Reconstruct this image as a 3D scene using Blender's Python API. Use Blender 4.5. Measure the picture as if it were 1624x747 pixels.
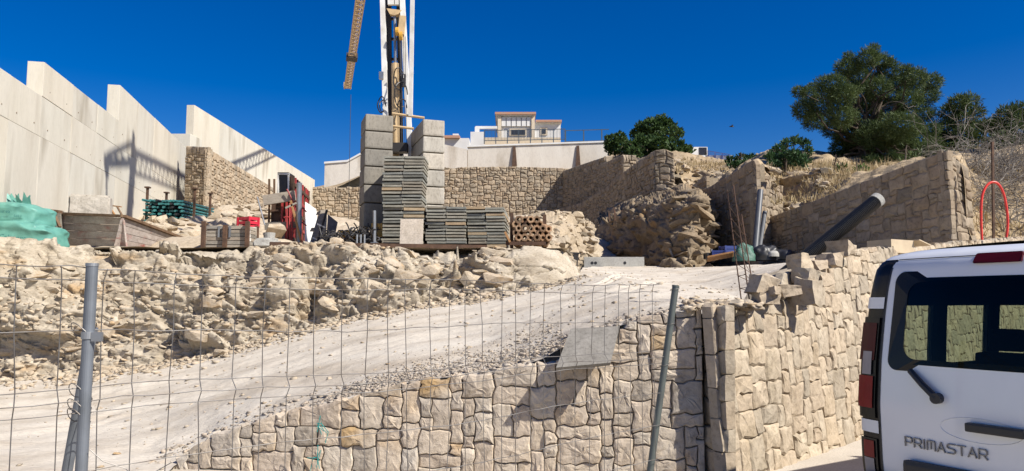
import bpy, bmesh, math, random
import numpy as np
from mathutils import Vector, Matrix
random.seed(7); RNG = np.random.default_rng(7)
SC = bpy.context.scene
for o in list(bpy.data.objects): bpy.data.objects.remove(o)
COL = SC.collection
# ------------------------------------------------------------------ camera
F_PX = 1160.0; EYE = 1.7; PITCH = math.atan(107/1160)
cam = bpy.data.cameras.new('camera'); camo = bpy.data.objects.new('camera', cam); COL.objects.link(camo)
cam.sensor_fit = 'HORIZONTAL'; cam.sensor_width = 36; cam.lens = 36*F_PX/1624
cam.clip_start = 0.05; cam.clip_end = 3000
camo.location = (0, 0, EYE); camo.rotation_euler = (math.pi/2+PITCH, 0, 0)
SC.camera = camo
# ------------------------------------------------------------------ sky, sun, exposure
SUN_AZ = math.atan2(0.84, -0.54)      # from +Y towards +X
SUN_EL = math.radians(44)
w = bpy.data.worlds.new('World'); SC.world = w; w.use_nodes = True
nt = w.node_tree; bg = nt.nodes['Background']
sky = nt.nodes.new('ShaderNodeTexSky'); sky.sky_type = 'NISHITA'; sky.sun_disc = False
sky.sun_elevation = SUN_EL; sky.sun_rotation = SUN_AZ
sky.air_density = 1.0; sky.dust_density = 0.6; sky.ozone_density = 4.0; sky.altitude = 200
hs = nt.nodes.new('ShaderNodeHueSaturation'); hs.inputs['Saturation'].default_value = 1.5; hs.inputs['Hue'].default_value = .518
nt.links.new(sky.outputs[0], hs.inputs['Color']); nt.links.new(hs.outputs[0], bg.inputs['Color'])
bg.inputs['Strength'].default_value = 0.066
sl = bpy.data.lights.new('sun', 'SUN'); sl.energy = 4.9; sl.angle = math.radians(0.53); sl.color = (1.0, 0.95, 0.87)
so = bpy.data.objects.new('sun', sl); COL.objects.link(so)
sd = Vector((math.sin(SUN_AZ)*math.cos(SUN_EL), math.cos(SUN_AZ)*math.cos(SUN_EL), math.sin(SUN_EL)))
so.rotation_euler = sd.to_track_quat('Z', 'Y').to_euler(); so.location = (30, -30, 40)
SC.view_settings.view_transform = 'Standard'; SC.view_settings.look = 'None'
SC.view_settings.exposure = 0.66; SC.view_settings.gamma = 1.0
# ------------------------------------------------------------------ pixel -> point
CP, SP = math.cos(PITCH), math.sin(PITCH)
def W(px, py, d):
    xc = (px-812)/F_PX; yc = (373.5-py)/F_PX
    dy = CP - yc*SP; dz = SP + yc*CP
    k = d/dy
    return Vector((xc*k, d, EYE+dz*k))
def XD(px, d, z):      # ground point under pixel column at depth d
    return Vector(((px-812)/F_PX*d*1.0, d, z))
# ------------------------------------------------------------------ noise
def _h(ix, iy, iz, s):
    n = (ix.astype(np.int64)*374761393 + iy.astype(np.int64)*668265263 + iz.astype(np.int64)*2147483647 + s*1274126177) & 0xffffffff
    n = ((n ^ (n >> 13))*1274126177) & 0xffffffff
    n = ((n ^ (n >> 16))*2246822519) & 0xffffffff
    return ((n ^ (n >> 15)) & 0xffffff)/float(0xffffff)
def vnoise(P, s=0):
    P = np.asarray(P, float); I = np.floor(P).astype(np.int64); f = P-I; f = f*f*(3-2*f); r = 0
    for a in (0, 1):
        for b in (0, 1):
            for c in (0, 1):
                wt = (f[:, 0] if a else 1-f[:, 0])*(f[:, 1] if b else 1-f[:, 1])*(f[:, 2] if c else 1-f[:, 2])
                r = r + wt*_h(I[:, 0]+a, I[:, 1]+b, I[:, 2]+c, s)
    return r*2-1
def fbm(P, s=0, o=4):
    r = 0; a = 1.0
    for i in range(o):
        r = r + a*vnoise(P*(2**i)+i*17.3, s+i); a *= .5
    return r
def worley(P, s=0):
    I = np.floor(P).astype(np.int64); n = len(P)
    f1 = np.full(n, 9.); f2 = np.full(n, 9.); cid = np.zeros(n)
    for a in (-1, 0, 1):
        for b in (-1, 0, 1):
            for c in (-1, 0, 1):
                x, y, z = I[:, 0]+a, I[:, 1]+b, I[:, 2]+c
                q = np.stack([x+_h(x, y, z, s+1), y+_h(x, y, z, s+2), z+_h(x, y, z, s+3)], 1)
                d = np.sqrt(((q-P)**2).sum(1)); v = _h(x, y, z, s+4)
                m = d < f1
                f2 = np.where(m, f1, np.minimum(f2, d)); cid = np.where(m, v, cid); f1 = np.where(m, d, f1)
    return f1, f2, cid
# ------------------------------------------------------------------ materials
def newmat(name):
    m = bpy.data.materials.new(name); m.use_nodes = True
    return m, m.node_tree, m.node_tree.nodes['Principled BSDF']
def N(nt, t, **kw):
    n = nt.nodes.new(t)
    for k, v in kw.items(): setattr(n, k, v)
    return n
def lin(nt, a, b): nt.links.new(a, b)
def rampnode(nt, fac, stops):
    r = N(nt, 'ShaderNodeValToRGB'); e = r.color_ramp.elements
    while len(e) < len(stops): e.new(.5)
    for el, (p, c) in zip(e, stops): el.position = p; el.color = (*c, 1)
    lin(nt, fac, r.inputs[0]); return r.outputs[0]
def mixc(nt, fac, a, b, mode='MIX'):
    m = N(nt, 'ShaderNodeMix', data_type='RGBA', blend_type=mode)
    for s, v in ((m.inputs[0], fac), (m.inputs[6], a), (m.inputs[7], b)):
        if isinstance(v, (int, float)): s.default_value = v
        elif isinstance(v, tuple): s.default_value = (*v, 1)
        else: lin(nt, v, s)
    return m.outputs[2]
def mat_mineral(name, c1, c2, c3=None, scale=2.0, var=.35, bump=.4, bscale=14, rough=.95, speck=.22, stain=None, stainscale=1.2, stretch=(1, 1, 1), facet=0, bdist=.02):
    """stone / soil / concrete: noise colour + per-piece tint + bump"""
    k_ = .84; c1, c2 = tuple(x*k_ for x in c1), tuple(x*k_ for x in c2); c3 = c3 and tuple(x*k_ for x in c3); stain = stain and tuple(x*k_ for x in stain)
    m, nt, b = newmat(name)
    tc = N(nt, 'ShaderNodeTexCoord'); oi = N(nt, 'ShaderNodeObjectInfo'); ge = N(nt, 'ShaderNodeNewGeometry')
    rnd = N(nt, 'ShaderNodeMath', operation='ADD'); lin(nt, oi.outputs['Random'], rnd.inputs[0]); lin(nt, ge.outputs['Random Per Island'], rnd.inputs[1])
    fr = N(nt, 'ShaderNodeMath', operation='FRACT'); lin(nt, rnd.outputs[0], fr.inputs[0])
    mp = N(nt, 'ShaderNodeMapping'); mp.inputs['Scale'].default_value = stretch
    lin(nt, tc.outputs['Object'], mp.inputs[0])
    off = N(nt, 'ShaderNodeVectorMath', operation='MULTIPLY_ADD')
    cmb = N(nt, 'ShaderNodeCombineXYZ')
    for i in range(3): lin(nt, fr.outputs[0], cmb.inputs[i])
    lin(nt, cmb.outputs[0], off.inputs[0]); off.inputs[1].default_value = (37, 53, 71) if var else (0, 0, 0); lin(nt, mp.outputs[0], off.inputs[2])
    n1 = N(nt, 'ShaderNodeTexNoise'); n1.inputs['Scale'].default_value = scale; n1.inputs['Detail'].default_value = 8; n1.inputs['Roughness'].default_value = .62
    lin(nt, off.outputs[0], n1.inputs['Vector'])
    c3 = c3 or tuple((a+b_)/2 for a, b_ in zip(c1, c2))
    col = rampnode(nt, n1.outputs['Fac'], [(.3, c1), (.5, c3), (.7, c2)])
    if stain:
        n2 = N(nt, 'ShaderNodeTexNoise'); n2.inputs['Scale'].default_value = stainscale; n2.inputs['Detail'].default_value = 6
        lin(nt, off.outputs[0], n2.inputs['Vector'])
        f = rampnode(nt, n2.outputs['Fac'], [(.58, (0, 0, 0)), (.74, (1, 1, 1))])
        col = mixc(nt, f, col, stain)
    if speck:
        n4 = N(nt, 'ShaderNodeTexNoise'); n4.inputs['Scale'].default_value = bscale*1.7; n4.inputs['Detail'].default_value = 5; n4.inputs['Roughness'].default_value = .7
        lin(nt, off.outputs[0], n4.inputs['Vector'])
        col = mixc(nt, 1.0, col, rampnode(nt, n4.outputs['Fac'], [(.30, (1-speck*1.6, 1-speck*1.65, 1-speck*1.7)), (.5, (1, 1, 1)), (.75, (1+speck*.4,)*3)]), 'MULTIPLY')
    if var:
        f = rampnode(nt, fr.outputs[0], [(0, (1-var,)*3), (.25, (1, .99, .97)), (.5, (1-var*.35, 1-var*.5, 1-var*.62)), (.75, (1.04, 1.0, .95)), (1, (1-var*.5, 1-var*.47, 1-var*.42))])
        col = mixc(nt, 1.0, col, f, 'MULTIPLY')
    lin(nt, col, b.inputs['Base Color'])
    b.inputs['Roughness'].default_value = rough; b.inputs['Specular IOR Level'].default_value = .2
    n3 = N(nt, 'ShaderNodeTexNoise'); n3.inputs['Scale'].default_value = bscale; n3.inputs['Detail'].default_value = 9; n3.inputs['Roughness'].default_value = .65
    lin(nt, off.outputs[0], n3.inputs['Vector'])
    h = n3.outputs['Fac']
    if facet:
        v = N(nt, 'ShaderNodeTexVoronoi'); v.inputs['Scale'].default_value = facet
        wv = N(nt, 'ShaderNodeVectorMath', operation='MULTIPLY_ADD'); lin(nt, n1.outputs['Color'], wv.inputs[0]); wv.inputs[1].default_value = (.35, .35, .35); lin(nt, off.outputs[0], wv.inputs[2])
        lin(nt, wv.outputs[0], v.inputs['Vector'])
        ad = N(nt, 'ShaderNodeMath', operation='MULTIPLY_ADD'); lin(nt, v.outputs['Distance'], ad.inputs[0]); ad.inputs[1].default_value = .9; lin(nt, h, ad.inputs[2]); h = ad.outputs[0]
    bp = N(nt, 'ShaderNodeBump'); bp.inputs['Strength'].default_value = bump; bp.inputs['Distance'].default_value = bdist
    lin(nt, h, bp.inputs['Height']); lin(nt, bp.outputs[0], b.inputs['Normal'])
    return m
def mat_plain(name, c, rough=.5, metal=0, spec=.5, coat=0, bump=0, bscale=30, dirt=None, dscale=6, var=0):
    m, nt, b = newmat(name)
    tc = N(nt, 'ShaderNodeTexCoord'); n = N(nt, 'ShaderNodeTexNoise'); n.inputs['Scale'].default_value = dscale; n.inputs['Detail'].default_value = 7
    lin(nt, tc.outputs['Object'], n.inputs['Vector'])
    dirt = dirt or tuple(x*.8 for x in c)
    col = rampnode(nt, n.outputs['Fac'], [(.42, c), (.75, dirt)])
    if var:
        oi = N(nt, 'ShaderNodeObjectInfo'); ge = N(nt, 'ShaderNodeNewGeometry')
        ad = N(nt, 'ShaderNodeMath', operation='ADD'); lin(nt, oi.outputs['Random'], ad.inputs[0]); lin(nt, ge.outputs['Random Per Island'], ad.inputs[1])
        fr = N(nt, 'ShaderNodeMath', operation='FRACT'); lin(nt, ad.outputs[0], fr.inputs[0])
        f = rampnode(nt, fr.outputs[0], [(0, (1-var,)*3), (1, (1.1, 1.08, 1.05))]); col = mixc(nt, 1., col, f, 'MULTIPLY')
    lin(nt, col, b.inputs['Base Color'])
    b.inputs['Roughness'].default_value = rough; b.inputs['Metallic'].default_value = metal; b.inputs['Specular IOR Level'].default_value = spec
    b.inputs['Coat Weight'].default_value = coat; b.inputs['Coat Roughness'].default_value = .05
    if bump:
        n3 = N(nt, 'ShaderNodeTexNoise'); n3.inputs['Scale'].default_value = bscale; n3.inputs['Detail'].default_value = 6
        lin(nt, tc.outputs['Object'], n3.inputs['Vector'])
        bp = N(nt, 'ShaderNodeBump'); bp.inputs['Strength'].default_value = bump; bp.inputs['Distance'].default_value = .02
        lin(nt, n3.outputs['Fac'], bp.inputs['Height']); lin(nt, bp.outputs[0], b.inputs['Normal'])
    return m
def mat_wood(name, c1, c2, stretch=(1, 1, 1), var=.4, rough=.85):
    return mat_mineral(name, c1, c2, scale=5, var=var, bump=.3, bscale=18, rough=rough, stretch=stretch)
def mat_leaf(name, c1, c2, rough=.6):
    m, nt, b = newmat(name)
    ge = N(nt, 'ShaderNodeNewGeometry'); tc = N(nt, 'ShaderNodeTexCoord')
    n = N(nt, 'ShaderNodeTexNoise'); n.inputs['Scale'].default_value = .9; lin(nt, tc.outputs['Object'], n.inputs['Vector'])
    ad = N(nt, 'ShaderNodeMath', operation='MULTIPLY_ADD'); lin(nt, ge.outputs['Random Per Island'], ad.inputs[0]); ad.inputs[1].default_value = .5; lin(nt, n.outputs['Fac'], ad.inputs[2])
    col = rampnode(nt, ad.outputs[0], [(.35, c1), (.95, c2)])
    lin(nt, col, b.inputs['Base Color']); b.inputs['Roughness'].default_value = rough; b.inputs['Specular IOR Level'].default_value = .25
    tr = N(nt, 'ShaderNodeBsdfTranslucent'); lin(nt, col, tr.inputs['Color'])
    mx = N(nt, 'ShaderNodeMixShader'); mx.inputs[0].default_value = .25
    lin(nt, b.outputs[0], mx.inputs[1]); lin(nt, tr.outputs[0], mx.inputs[2])
    lin(nt, mx.outputs[0], nt.nodes['Material Output'].inputs[0])
    return m
def mat_glass(name, tint, gloss=.12):
    m, nt, b = newmat(name)
    tr = N(nt, 'ShaderNodeBsdfTransparent'); tr.inputs[0].default_value = (*tint, 1)
    gl = N(nt, 'ShaderNodeBsdfGlossy'); gl.inputs['Roughness'].default_value = .02
    fr = N(nt, 'ShaderNodeFresnel'); fr.inputs[0].default_value = 1.28
    mx = N(nt, 'ShaderNodeMixShader'); lin(nt, fr.outputs[0], mx.inputs[0]); lin(nt, tr.outputs[0], mx.inputs[1]); lin(nt, gl.outputs[0], mx.inputs[2])
    lin(nt, mx.outputs[0], nt.nodes['Material Output'].inputs[0])
    return m
M = {}
M['wallstone'] = mat_mineral('wallstone', (.44, .37, .285), (.68, .60, .49), (.58, .50, .40), scale=3, var=.3, bump=.75, bscale=7, stain=(.50, .34, .17), stainscale=1.3, bdist=.03)
M['wallstone2'] = mat_mineral('wallstone2', (.40, .33, .235), (.58, .50, .38), (.50, .42, .315), scale=3, var=.28, bump=.7, bscale=9, bdist=.025)
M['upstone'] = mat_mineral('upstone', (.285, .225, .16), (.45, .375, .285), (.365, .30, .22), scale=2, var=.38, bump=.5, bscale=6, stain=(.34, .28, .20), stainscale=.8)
M['farstone'] = mat_mineral('farstone', (.37, .295, .205), (.57, .48, .355), (.47, .385, .28), scale=1.5, var=.4, bump=.4, bscale=4)
M['mortar'] = mat_mineral('mortar', (.27, .225, .165), (.42, .355, .27), scale=4, var=0, bump=.6, bscale=20)
M['farmortar'] = mat_mineral('farmortar', (.30, .24, .165), (.43, .35, .25), scale=4, var=0, bump=.6, bscale=20)
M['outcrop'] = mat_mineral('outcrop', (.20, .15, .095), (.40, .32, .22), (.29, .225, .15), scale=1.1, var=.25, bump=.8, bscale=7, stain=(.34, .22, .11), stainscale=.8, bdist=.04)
M['pipegrey'] = mat_plain('pipegrey', (.075, .08, .09), rough=.5)
M['rock'] = mat_mineral('rock', (.32, .26, .185), (.57, .50, .395), (.46, .395, .30), scale=1.3, var=0, bump=.7, bscale=9, stain=(.45, .31, .17), stainscale=.8, stretch=(1, 1, 2.2), bdist=.03)
M['rockpiece'] = mat_mineral('rockpiece', (.40, .32, .225), (.62, .53, .41), (.52, .44, .33), scale=2.5, var=.28, bump=.6, bscale=9, stain=(.47, .33, .18), stainscale=1.6, bdist=.02)
M['greyrock'] = mat_mineral('greyrock', (.36, .30, .215), (.54, .46, .345), (.45, .375, .27), scale=2.0, var=.35, bump=.6, bscale=9, bdist=.02)
M['dust'] = mat_mineral('dust', (.50, .425, .33), (.71, .645, .54), (.63, .56, .46), scale=1.5, var=0, speck=.12, bump=.9, bscale=16, bdist=.03, stretch=(.45, 1.4, 1), stain=(.50, .42, .32), stainscale=.5)
M['soil'] = mat_mineral('soil', (.42, .335, .235), (.60, .51, .385), (.52, .43, .315), scale=1.2, var=0, bump=.8, bscale=7, bdist=.05)
M['bank'] = mat_mineral('bank', (.30, .22, .13), (.52, .41, .27), (.42, .32, .20), scale=.8, var=0, bump=.9, bscale=5, bdist=.08)
M['gravel'] = mat_mineral('gravel', (.40, .34, .27), (.58, .51, .42), scale=3, var=.35, bump=.5, bscale=20)
M['street'] = mat_mineral('street', (.50, .44, .36), (.64, .58, .49), scale=1.4, var=0, bump=.25, bscale=30, stain=(.46, .40, .33), stainscale=.7)
M['concrete'] = mat_mineral('concrete', (.56, .52, .43), (.72, .69, .60), (.65, .62, .53), speck=.05, scale=.9, var=.09, bump=.15, bscale=14, stain=(.38, .34, .265), stainscale=.9, stretch=(1, 1, .22), rough=.85)
M['whitewall'] = mat_mineral('whitewall', (.58, .53, .45), (.80, .77, .70), (.70, .66, .59), scale=.5, var=.06, speck=.1, bump=.15, bscale=8, stain=(.42, .36, .28), stainscale=.45, stretch=(1, 1, .35))
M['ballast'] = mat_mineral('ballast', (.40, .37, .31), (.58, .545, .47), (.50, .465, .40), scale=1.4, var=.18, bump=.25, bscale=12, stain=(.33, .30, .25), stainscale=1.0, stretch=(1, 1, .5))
M['ballastshade'] = mat_mineral('ballastshade', (.20, .19, .165), (.33, .31, .27), (.27, .255, .22), scale=1.4, var=.12, bump=.25, bscale=12, stretch=(1, 1, .5))  # darker copy of ballast: shade over the left stack put into its colour
M['cblock'] = mat_mineral('cblock', (.40, .36, .30), (.60, .55, .47), scale=2.5, var=0, bump=.6, bscale=10)
M['cgrey'] = mat_mineral('cgrey', (.36, .35, .32), (.48, .47, .43), scale=2, var=0, bump=.2, bscale=20)
M['white'] = mat_mineral('white', (.70, .69, .66), (.82, .81, .78), speck=.04, scale=.8, var=0, bump=.05, bscale=10, rough=.8)
M['plank'] = mat_wood('plank', (.30, .27, .225), (.50, .46, .39), (1, 1, 6), var=.5)
M['plankpaint'] = mat_mineral('plankpaint', (.36, .30, .26), (.58, .52, .47), scale=3.5, var=.3, bump=.4, bscale=16, stain=(.40, .15, .13), stainscale=1.8, stretch=(1, 1, 2))
M['panelply'] = mat_wood('panelply', (.235, .235, .20), (.43, .425, .37), (1, 1, 5), var=.6)
M['panelply2'] = mat_wood('panelply2', (.40, .30, .19), (.52, .42, .28), (1, 1, 5), var=.3)
M['plylight'] = mat_wood('plylight', (.52, .46, .38), (.68, .61, .52), var=.1)
M['plygrey'] = mat_wood('plygrey', (.20, .185, .16), (.33, .31, .275), var=.1)
M['brownwood'] = mat_wood('brownwood', (.14, .085, .05), (.24, .16, .10), var=.2)
M['orangewood'] = mat_wood('orangewood', (.36, .19, .08), (.50, .29, .14), var=.2)
M['rust'] = mat_mineral('rust', (.07, .045, .035), (.17, .10, .065), scale=6, var=.3, bump=.3, bscale=30, rough=.8)
M['rustorange'] = mat_mineral('rustorange', (.30, .17, .09), (.50, .36, .24), scale=6, var=.5, bump=.3, bscale=30, rough=.85)
M['steel'] = mat_plain('steel', (.33, .34, .35), rough=.42, metal=.75, dirt=(.22, .22, .22), bump=.05)
M['galv'] = mat_plain('galv', (.17, .185, .205), rough=.5, metal=.4, dirt=(.12, .13, .14), dscale=9, bump=.04)
M['galv2'] = mat_plain('galv2', (.11, .125, .115), rough=.5, metal=.4, dirt=(.09, .095, .09), dscale=9)
M['wire'] = mat_plain('wire', (.17, .16, .15), rough=.5, metal=.5, dirt=(.08, .06, .045), dscale=12)
M['darksteel'] = mat_plain('darksteel', (.045, .042, .042), rough=.6, metal=.3)
M['black'] = mat_plain('black', (.018, .018, .02), rough=.45)
M['blackgloss'] = mat_plain('blackgloss', (.008, .008, .009), rough=.22, spec=.3)
M['blackrubber'] = mat_plain('blackrubber', (.02, .02, .02), rough=.8)
M['cranewhite'] = mat_plain('cranewhite', (.74, .73, .69), rough=.5, dirt=(.52, .48, .40), dscale=3)
M['yellow'] = mat_plain('yellow', (.62, .33, .035), rough=.45, dirt=(.45, .26, .06))
M['craneyellow'] = mat_plain('craneyellow', (.56, .40, .21), rough=.55, dirt=(.40, .28, .15))
M['jibyellow'] = mat_plain('jibyellow', (.50, .36, .20), rough=.6, dirt=(.36, .26, .15))
M['red'] = mat_plain('red', (.36, .035, .035), rough=.6, dirt=(.20, .03, .03))
M['redcrate'] = mat_plain('redcrate', (.50, .02, .045), rough=.5)
M['redhose'] = mat_plain('redhose', (.72, .045, .03), rough=.4)
M['teal'] = mat_plain('teal', (.045, .21, .21), rough=.5, dirt=(.03, .12, .12), var=.4)
M['sack'] = mat_plain('sack', (.11, .29, .235), rough=.5, dirt=(.07, .21, .175), bump=.5, bscale=9)
M['sackprint'] = mat_plain('sackprint', (.02, .13, .13), rough=.7)
M['tarp'] = mat_plain('tarp', (.05, .13, .095), rough=.6, bump=.6, bscale=10)
M['blue'] = mat_plain('blue', (.03, .05, .20), rough=.5)
M['cardboard'] = mat_plain('cardboard', (.50, .40, .27), rough=.9)
M['vanwhite'] = mat_plain('vanwhite', (.72, .73, .74), rough=.28, coat=.7, dirt=(.70, .71, .72))
M['chrome'] = mat_plain('chrome', (.20, .20, .21), rough=.3, metal=.7)
M['lensred'] = mat_plain('lensred', (.20, .004, .008), rough=.25, spec=.3)
M['lensdark'] = mat_plain('lensdark', (.065, .003, .005), rough=.3, spec=.25)
M['lensclear'] = mat_plain('lensclear', (.30, .27, .27), rough=.25, spec=.4)
M['seat'] = mat_plain('seat', (.014, .0135, .013), rough=.95, spec=.1)
M['vanglass'] = mat_glass('vanglass', (.32, .35, .30))
M['vanglass2'] = mat_glass('vanglass2', (.78, .90, .78))
M['winglass'] = mat_plain('winglass', (.03, .025, .02), rough=.1, coat=.3)
M['roof'] = mat_plain('roof', (.42, .22, .14), rough=.9, dirt=(.35, .26, .2))
M['sandtrim'] = mat_plain('sandtrim', (.62, .52, .38), rough=.9)
M['railing'] = mat_plain('railing', (.05, .075, .10), rough=.5)
M['pine'] = mat_leaf('pine', (.024, .047, .017), (.095, .13, .04))
M['pinedark'] = mat_leaf('pinedark', (.025, .045, .016), (.085, .115, .035))
M['hedge'] = mat_leaf('hedge', (.018, .042, .012), (.06, .105, .03))
M['shrub'] = mat_leaf('shrub', (.02, .05, .018), (.055, .11, .04))
M['brush'] = mat_mineral('brush', (.22, .20, .175), (.40, .37, .33), scale=2, var=.4, bump=0, rough=.9)
M['drygrass'] = mat_leaf('drygrass', (.30, .22, .11), (.46, .36, .20))
M['agave'] = mat_leaf('agave', (.06, .13, .03), (.15, .25, .07))
M['bark'] = mat_mineral('bark', (.055, .042, .032), (.12, .095, .07), scale=5, var=0, bump=.8, bscale=14, stretch=(1, 1, .3))
M['twine'] = mat_plain('twine', (.02, .22, .20), rough=.7)
# ------------------------------------------------------------------ scene helpers
def link(o, parent=None):
    COL.objects.link(o)
    if parent is not None: o.parent = parent
    return o
def tag(o, label=None, cat=None, group=None, kind=None):
    if label: o['label'] = label
    if cat: o['category'] = cat
    if group: o['group'] = group
    if kind: o['kind'] = kind
    return o
def thing(name, label, cat, loc=(0, 0, 0), rz=0, group=None):
    o = bpy.data.objects.new(name, None); link(o); o.location = loc; o.rotation_euler = (0, 0, rz); o.empty_display_size = .2
    return tag(o, label, cat, group)
def mesh_obj(name, v, f, mat, parent=None, smooth=False):
    me = bpy.data.meshes.new(name); me.from_pydata([tuple(x) for x in v], [], f); me.update()
    if smooth: me.polygons.foreach_set('use_smooth', [True]*len(me.polygons))
    me.materials.append(M[mat] if isinstance(mat, str) else mat)
    o = bpy.data.objects.new(name, me); link(o, parent); return o
def np_mesh(name, V, Fq, mat, parent=None, smooth=False):
    """fast mesh from arrays, Fq is (n,k)"""
    V = np.asarray(V, np.float32); Fq = np.asarray(Fq, np.int32); n, k = Fq.shape
    me = bpy.data.meshes.new(name); me.vertices.add(len(V)); me.vertices.foreach_set('co', V.ravel())
    me.loops.add(n*k); me.loops.foreach_set('vertex_index', Fq.ravel())
    me.polygons.add(n); me.polygons.foreach_set('loop_start', np.arange(n, dtype=np.int32)*k)
    me.polygons.foreach_set('loop_total', np.full(n, k, np.int32))
    if smooth: me.polygons.foreach_set('use_smooth', np.ones(n, bool))
    me.update(calc_edges=True); me.validate()
    me.materials.append(M[mat] if isinstance(mat, str) else mat)
    o = bpy.data.objects.new(name, me); link(o, parent); return o
class MB:
    def __init__(s): s.v = []; s.f = []
    def add(s, v, f):
        k = len(s.v); s.v += [Vector(x) for x in v]; s.f += [tuple(i+k for i in q) for q in f]; return s
    def box(s, c, size, rot=None, taper=None):
        hx, hy, hz = (x/2 for x in size); R = rot or Matrix.Identity(3); c = Vector(c)
        p = [Vector((x*hx, y*hy, z*hz)) for z in (-1, 1) for y in (-1, 1) for x in (-1, 1)]
        return s.add([c+R@q for q in p], [(0, 2, 3, 1), (4, 5, 7, 6), (0, 1, 5, 4), (2, 6, 7, 3), (0, 4, 6, 2), (1, 3, 7, 5)])
    def bbox(s, c, size, bev=.02, rot=None):
        """box with chamfered edges"""
        bm = bmesh.new(); bmesh.ops.create_cube(bm, size=1)
        for v in bm.verts: v.co = Vector((v.co.x*size[0], v.co.y*size[1], v.co.z*size[2]))
        bmesh.ops.bevel(bm, geom=bm.edges[:], offset=bev, segments=2, profile=.7, affect='EDGES')
        R = rot or Matrix.Identity(3); c = Vector(c)
        s.add([c+R@v.co for v in bm.verts], [[v.index for v in f.verts] for f in bm.faces]); bm.free(); return s
    def tube(s, pts, r, n=8, r2=None, cap=True):
        pts = [Vector(p) for p in pts]; m = len(pts); rings = []; k = len(s.v)
        t0 = (pts[1]-pts[0]).normalized(); up = Vector((0, 0, 1)) if abs(t0.z) < .9 else Vector((1, 0, 0))
        a = t0.cross(up).normalized()
        for i, p in enumerate(pts):
            t = (pts[min(i+1, m-1)]-pts[max(i-1, 0)]).normalized()
            a = (a - t*a.dot(t)).normalized(); b = t.cross(a)
            rr = r[i] if isinstance(r, (list, tuple)) else (r if r2 is None else r+(r2-r)*i/(m-1))
            for j in range(n):
                an = 2*math.pi*j/n; s.v.append(p+a*(rr*math.cos(an))+b*(rr*math.sin(an)))
        for i in range(m-1):
            for j in range(n):
                s.f.append((k+i*n+j, k+i*n+(j+1) % n, k+(i+1)*n+(j+1) % n, k+(i+1)*n+j))
        if cap: s.f.append(tuple(k+j for j in reversed(range(n)))); s.f.append(tuple(k+(m-1)*n+j for j in range(n)))
        return s
    def bar(s, p0, p1, wx, wy=None, up=(0, 0, 1)):
        p0, p1 = Vector(p0), Vector(p1); wy = wy or wx; t = p1-p0; L = t.length; t.normalize()
        u = Vector(up)
        if abs(t.dot(u)) > .98: u = Vector((0, 1, 0))
        a = t.cross(u).normalized(); b = a.cross(t)
        R = Matrix((a, b, t)).transposed()
        return s.box((p0+p1)/2, (wx, wy, L), R)
    def prism(s, poly, z0, z1):
        n = len(poly); s.add([(x, y, z0) for x, y in poly]+[(x, y, z1) for x, y in poly],
              [tuple(reversed(range(n))), tuple(range(n, 2*n))]+[(i, (i+1) % n, n+(i+1) % n, n+i) for i in range(n)]); return s
    def build(s, name, mat, parent=None, smooth=False): return mesh_obj(name, s.v, s.f, mat, parent, smooth)
def RZ(a): return Matrix.Rotation(a, 3, 'Z')
def RX(a): return Matrix.Rotation(a, 3, 'X')
def RY(a): return Matrix.Rotation(a, 3, 'Y')
# --- lofts
def cr(pts, n):
    """catmull-rom through pts -> n samples (uniform in parameter)"""
    P = np.array([tuple(p) for p in pts], float); m = len(P)
    t = np.linspace(0, m-1-1e-9, n); i = t.astype(int); f = (t-i)[:, None]
    g = lambda k: P[np.clip(k, 0, m-1)]
    p0, p1, p2, p3 = g(i-1), g(i), g(i+1), g(i+2)
    return .5*((2*p1)+(p2-p0)*f+(2*p0-5*p1+4*p2-p3)*f*f+(3*p1-p0-3*p2+p3)*f**3)
def loft(cols, nu, nv, curved_v=False):
    rows = list(zip(*cols)); R = np.stack([cr(r, nu) for r in rows], 0)   # rows x nu x 3
    m = len(rows); out = np.zeros((nv, nu, 3))
    if curved_v:
        for j in range(nu): out[:, j] = cr(R[:, j], nv)
    else:
        t = np.linspace(0, m-1-1e-9, nv); i = t.astype(int); f = t-i
        for k in range(nv): out[k] = R[i[k]]*(1-f[k])+R[min(i[k]+1, m-1)]*f[k]
    return out
def gridfaces(nv, nu):
    a = (np.arange(nv-1)[:, None]*nu+np.arange(nu-1)[None]).ravel()
    return np.stack([a, a+1, a+nu+1, a+nu], 1)
def gridnormals(G):
    du = np.gradient(G, axis=1); dv = np.gradient(G, axis=0); n = np.cross(du, dv)
    return n/np.maximum(np.linalg.norm(n, axis=2, keepdims=True), 1e-9)
def worley_plane(P, s=0):
    """cell noise: F1, F2, cell random, offset from the cell point"""
    I = np.floor(P).astype(np.int64); n = len(P)
    f1 = np.full(n, 9.); f2 = np.full(n, 9.); cid = np.zeros(n); off = np.zeros((n, 3))
    for a in (-1, 0, 1):
        for b in (-1, 0, 1):
            for c in (-1, 0, 1):
                x, y, z = I[:, 0]+a, I[:, 1]+b, I[:, 2]+c
                e = P-np.stack([x+_h(x, y, z, s+1), y+_h(x, y, z, s+2), z+_h(x, y, z, s+3)], 1)
                d = np.abs(e).max(1)*.6+np.sqrt((e**2).sum(1))*.4; v = _h(x, y, z, s+4); m = d < f1
                f2 = np.where(m, f1, np.minimum(f2, d)); cid = np.where(m, v, cid); off = np.where(m[:, None], e, off); f1 = np.where(m, d, f1)
    return f1, f2, cid, off
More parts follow.
